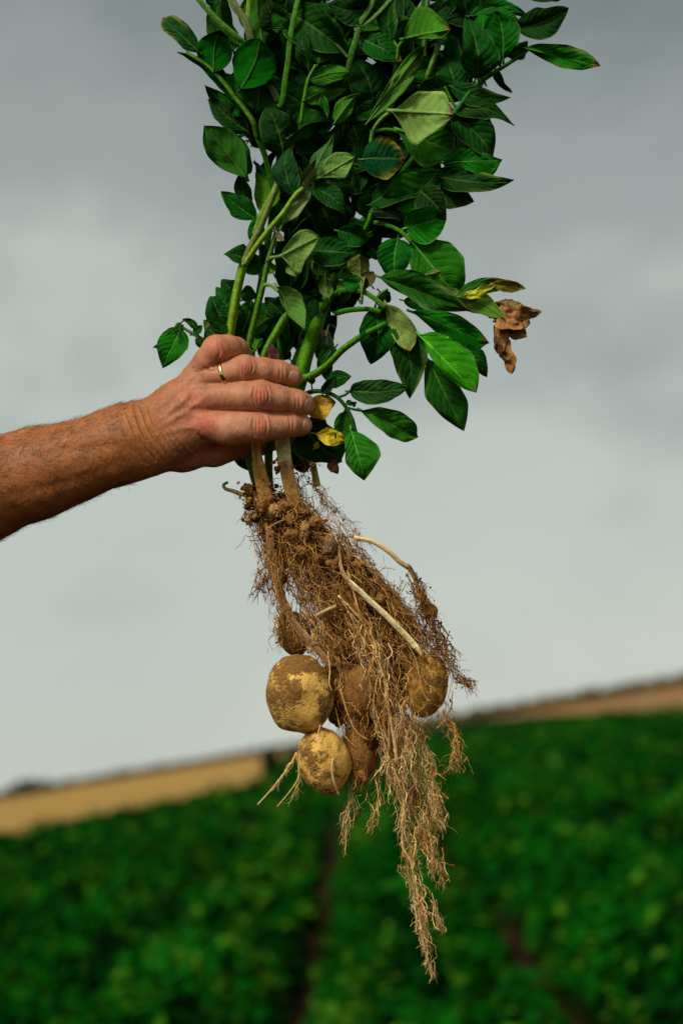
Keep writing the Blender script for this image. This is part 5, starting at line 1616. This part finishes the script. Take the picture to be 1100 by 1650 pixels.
def fine_roots():
    bag = Bag()
    crumbs = Bag()

    def strand(C, r0, r1, col, sides=3):
        V, F = tube(C, np.linspace(r0, r1, len(C)), sides, caps=False)
        k = np.array(col) * rng.uniform(0.65, 1.3)
        T = np.repeat(k[None] * (1 + 0.25 * rng.normal(0, 1, (len(C), 1))).clip(.5, 1.6), sides, 0)
        bag.add(V, F, T)

    def crumb(p, r, col):
        q = IV0 * r * rng.uniform(.45, 1.4, (12, 1)) * rng.uniform(.7, 1.2, (1, 3)) + p
        crumbs.add(q, IF0, np.array(col) * rng.uniform(.6, 1.35))

    def bundle(guide, n, wid, rad, cols, branch=3, blen=(12, 34), span=(0.15, 0.55), flat=0.8, wob=5.0, kink=0.10, crumbp=0.0, seg=16, tend=1.0, z=0.0):
        """n wandering strands along a guide (px, py, z) whose width is wid[0] -> wid[1]; side roots fork off them"""
        Gd = np.array([(p[0], -p[1], p[2]) for p in guide], float)
        K = spline(Gd, 120)
        for _ in range(n):
            t0 = rng.random() ** 1.1 * (1 - span[0])
            t1 = min(t0 + rng.uniform(*span), tend)
            u = np.linspace(t0, t1, seg)
            base = K[np.clip((u * 119), 0, 119).astype(int)]
            # smooth the stepped guide
            base = np.stack([np.interp(u, np.linspace(0, 1, 120), K[:, c]) for c in range(3)], 1)
            ang, rr = rng.random() * 2 * np.pi, math.sqrt(rng.random())
            ang2, rr2 = ang + rng.normal(0, 1.3), math.sqrt(rng.random())
            f = np.linspace(0, 1, seg)[:, None]
            off = np.array([math.cos(ang), math.sin(ang) * .6, math.sin(ang) * flat]) * rr * (1 - f) + np.array([math.cos(ang2), math.sin(ang2) * .6, math.sin(ang2) * flat]) * rr2 * f
            ww = (wid[0] + (wid[1] - wid[0]) * u)[:, None]
            s0 = rng.random() * 1000
            C = base + off * ww
            Wn = np.stack([vnoise(C + s0, kink * .5, 2), vnoise(C + s0 + 50, kink * .5, 2), vnoise(C + s0 + 99, kink * .5, 2)], 1)
            Wf = np.stack([vnoise(C + s0 + 7, kink * 2), vnoise(C + s0 + 57, kink * 2), vnoise(C + s0 + 95, kink * 2)], 1)
            C = C + Wn * wob * 2.8 + Wf * wob * 0.75
            col = np.array(cols[rng.integers(len(cols))])
            r0 = rad * float(np.clip(math.exp(rng.normal(-.22, .5)), .4, 2.2))
            strand(C, r0, r0 * .5, col)
            for _ in range(rng.poisson(branch)):
                i = rng.integers(1, seg - 1)
                d = C[i + 1] - C[i - 1]
                d = d / (np.linalg.norm(d) + 1e-6)
                d = d * rng.uniform(.2, .9) + rng.normal(0, .65, 3) + np.array([0, -0.25, 0])
                d /= np.linalg.norm(d)
                Lb = rng.uniform(*blen)
                tt = np.linspace(0, 1, 7)[:, None]
                Cb = C[i] + d * Lb * tt + np.array([0, -1, 0]) * Lb * .35 * tt ** 2
                Cb = Cb + np.stack([vnoise(Cb + s0 + 3, .13), vnoise(Cb + s0 + 13, .13), vnoise(Cb + s0 + 23, .13)], 1) * 4.5 * tt
                rb = r0 * rng.uniform(.4, .75)
                strand(Cb, rb, rb * .5, col)
                for _ in range(rng.poisson(.8)):
                    ii = rng.integers(2, 6)
                    d2 = d + rng.normal(0, .8, 3)
                    d2 /= np.linalg.norm(d2)
                    t3 = np.linspace(0, 1, 5)[:, None]
                    C3 = Cb[ii] + d2 * Lb * .4 * t3 + np.array([0, -1, 0]) * Lb * .15 * t3 ** 2
                    strand(C3, rb * .7, rb * .4, col)
                if rng.random() < crumbp:
                    crumb(Cb[rng.integers(2, 7)], .5 + 1.5 * rng.random() ** 2, SOILM)
            if crumbp:
                for _ in range(rng.poisson(crumbp * 6)):
                    crumb(C[rng.integers(seg)] + rng.normal(0, 1.0, 3), .5 + 1.9 * rng.random() ** 2, SOILM if rng.random() < .6 else SOILD)

    D2, M2, L2 = [ROOTD, ROOTD, ROOTM], [ROOTD, ROOTM, ROOTM, ROOTL], [ROOTM, ROOTL, ROOTW, ROOTW]
    # packed upper part
    bundle([(428, 800, -24), (455, 850, -22), (490, 910, -20), (540, 980, -18), (590, 1060, -18)], 190, (26, 46), 0.85, M2, 3, crumbp=.3)
    bundle([(470, 806, -24), (520, 870, -20), (575, 930, -18), (630, 1000, -18), (665, 1075, -22)], 230, (26, 50), 0.85, M2, 3, crumbp=.3)
    bundle([(500, 900, -10), (560, 980, -4), (610, 1060, 0), (630, 1140, 0), (625, 1210, -8)], 120, (34, 48), 0.8, M2, 3, crumbp=.12)
    bundle([(500, 960, -30), (530, 1040, -20), (560, 1120, -10), (575, 1200, -8), (575, 1270, -10)], 90, (20, 26), 0.8, M2, 2.5, crumbp=.15)
    bundle([(440, 840, -26), (462, 900, -22), (490, 960, -18), (522, 1020, -14), (545, 1080, -14)], 90, (18, 24), 0.8, M2, 3, crumbp=.25)
    # left fringe
    bundle([(418, 810, -30), (428, 870, -28), (440, 930, -28), (452, 985, -28), (462, 1030, -24)], 70, (12, 14), 0.75, D2, 3, (10, 30), crumbp=.3)
    bundle([(400, 800, -28), (404, 830, -28), (412, 860, -28)], 16, (10, 8), 0.6, D2, 3, (8, 20), (.4, .9), crumbp=.8, seg=9)
    bundle([(436, 905, -24), (424, 930, -24), (414, 960, -24)], 14, (12, 7), 0.7, D2, 4, (8, 24), (.4, .9), crumbp=.5, seg=9)
    bundle([(452, 980, -10), (446, 1010, -4), (452, 1050, 0)], 12, (6, 12), 0.6, M2, 2, (8, 20), (.4, .9), seg=9)
    bundle([(433, 828, -6), (442, 920, 0), (458, 972, 2), (488, 1022, 8), (520, 1056, 10)], 26, (11, 10), 0.7, M2, 3, (8, 24), crumbp=.25)
    # right edge: fine hairs from the stem down to the shoot
    bundle([(484, 742, -30), (512, 790, -30), (548, 836, -30), (580, 880, -26)], 34, (7, 14), 0.6, M2, 4, (8, 30), crumbp=.22)
    bundle([(470, 760, -30), (480, 790, -30), (500, 830, -28)], 14, (14, 14), 0.6, M2, 3, (8, 18), (.4, .9), crumbp=.4, seg=9)
    bundle([(540, 850, -24), (600, 925, -20), (650, 990, -20), (690, 1040, -22)], 110, (16, 20), 0.75, D2 + M2, 3, (10, 28), crumbp=.3)
    bundle([(658, 912, -8), (674, 950, -10), (690, 985, -14), (706, 1030, -16), (722, 1075, -16)], 80, (8, 20), 0.75, D2, 4, (8, 24), crumbp=.7)
    bundle([(700, 1040, -12), (722, 1075, -10), (745, 1095, -8), (760, 1106, -8)], 26, (16, 4), 0.6, D2 + M2, 4, (8, 22), (.3, .9), crumbp=.4)
    bundle([(650, 925, -8), (640, 960, -6), (632, 990, -6)], 10, (10, 14), 0.5, D2, 3, (8, 18), (.4, .9), crumbp=.5, seg=9)
    bundle([(716, 1060, -14), (712, 1120, -12), (722, 1170, -10), (734, 1210, -10), (732, 1240, -10)], 34, (13, 11), 0.7, M2 + [ROOTL], 4, (8, 26), crumbp=.12)
    # long tassel
    bundle([(575, 985, 6), (605, 1070, 16), (625, 1140, 16), (640, 1210, 10), (652, 1280, 0)], 120, (26, 32), 0.95, L2, 3, (10, 26))
    bundle([(640, 1140, 12), (672, 1210, 4), (692, 1270, -4), (706, 1330, -6)], 62, (28, 16), 0.8, L2, 3.5, (8, 22))
    bundle([(630, 1180, 6), (650, 1260, 0), (656, 1330, -4), (664, 1400, -4), (680, 1480, -4)], 50, (30, 7), 0.8, L2, 3.5, (8, 22))
    bundle([(660, 1240, -4), (682, 1300, -6), (690, 1350, -6), (700, 1390, -6), (712, 1420, -6)], 44, (26, 10), 0.8, L2 + [ROOTM], 3.5, (8, 22))
    bundle([(652, 1380, -4), (672, 1440, -4), (682, 1500, -4), (697, 1575, -4)], 26, (16, 2.5), 0.7, L2, 7, (6, 15), (.3, .6))
    bundle([(690, 1420, -4), (700, 1470, -4), (715, 1500, -4)], 12, (8, 5), 0.6, L2, 4, (6, 14), (.4, .9), seg=9)
    # strands in front of the right potato and the middle one
    bundle([(660, 1040, 20), (676, 1090, 14), (672, 1140, 16), (660, 1190, 10)], 64, (28, 24), 0.55, M2 + [ROOTL], 3, (10, 26))
    bundle([(560, 1060, 22), (575, 1120, 28), (580, 1190, 24)], 22, (26, 28), 0.55, M2, 2, (10, 26))
    # loose ends below
    bundle([(575, 1230, 2), (570, 1270, 0), (562, 1310, 0), (555, 1362, 0)], 14, (16, 3), 0.7, L2, 4, (8, 24), (.4, .9))
    bundle([(600, 1240, 2), (606, 1290, 0), (598, 1345, 0)], 11, (18, 3), 0.7, L2, 4, (8, 22), (.4, .9))
    bundle([(480, 1212, 8), (466, 1236, 10), (440, 1268, 12), (418, 1294, 12)], 3, (3, 2), 0.6, L2, 4, (5, 12), (.5, .9), wob=3)
    bundle([(484, 1216, 8), (486, 1250, 8), (474, 1280, 8), (450, 1298, 8)], 4, (5, 4), 0.6, L2, 4, (6, 15), (.5, .9), wob=3)
    # tangled rootlets wandering over the packed earth
    for _ in range(1500):
        p = CORE[rng.integers(len(CORE))]
        if p[2] < -50:
            continue
        N_ = 18
        Ls = rng.uniform(30, 95)
        d = rng.normal(0, 1, 3) * [1, .8, .45] + [0.25, -0.55, 0.1]
        d /= np.linalg.norm(d)
        s0 = rng.random() * 999
        tt = np.linspace(0, 1, N_)[:, None]
        C = p + d * Ls * (tt - 0.3) + [0, 0, rng.uniform(2, 10)]
        C = C + np.stack([vnoise(C + s0, .035, 2), vnoise(C + s0 + 40, .035, 2), .5 * vnoise(C + s0 + 80, .035, 2)], 1) * 20
        r0 = rng.uniform(.4, 1.0)
        strand(C, r0, r0 * .6, np.array(M2[rng.integers(4)]) * (1.15 if rng.random() < .5 else .8))
    # dirt hanging on at the top and along the fringes
    for _ in range(3200):
        p = CORE[rng.integers(len(CORE))]
        if p[2] < -45:
            continue
        crumb(p + rng.normal(0, 3.0, 3), rng.uniform(.8, 3.6) if rng.random() < .93 else rng.uniform(3.5, 6), [SOILD, SOILM, SOILM, SOILL][rng.integers(4)])
    for cx, cy, s_, n in ((430, 808, 12, 130), (402, 795, 8, 90), (465, 835, 14, 120), (452, 752, 7, 50), (470, 760, 5, 20), (450, 845, 16, 160), (500, 870, 20, 160), (424, 790, 10, 80), (505, 750, 4, 20), (406, 835, 6, 50)):
        for _ in range(n):
            crumb(np.array([cx, -cy, -18]) + rng.normal(0, 1, 3) * [s_, s_, 10], rng.uniform(1, 4.2), [SOILD, SOILM, SOILL][rng.integers(3)])
    o_ = bag.build('fine_roots', M_ROOT, plant)
    o_['kind'] = 'stuff'
    c_ = crumbs.build('soil_crumbs', M_SOIL, plant, smooth=False)
    c_['kind'] = 'stuff'
    print('root tris', len(o_.data.polygons), 'crumb tris', len(c_.data.polygons))


fine_roots()
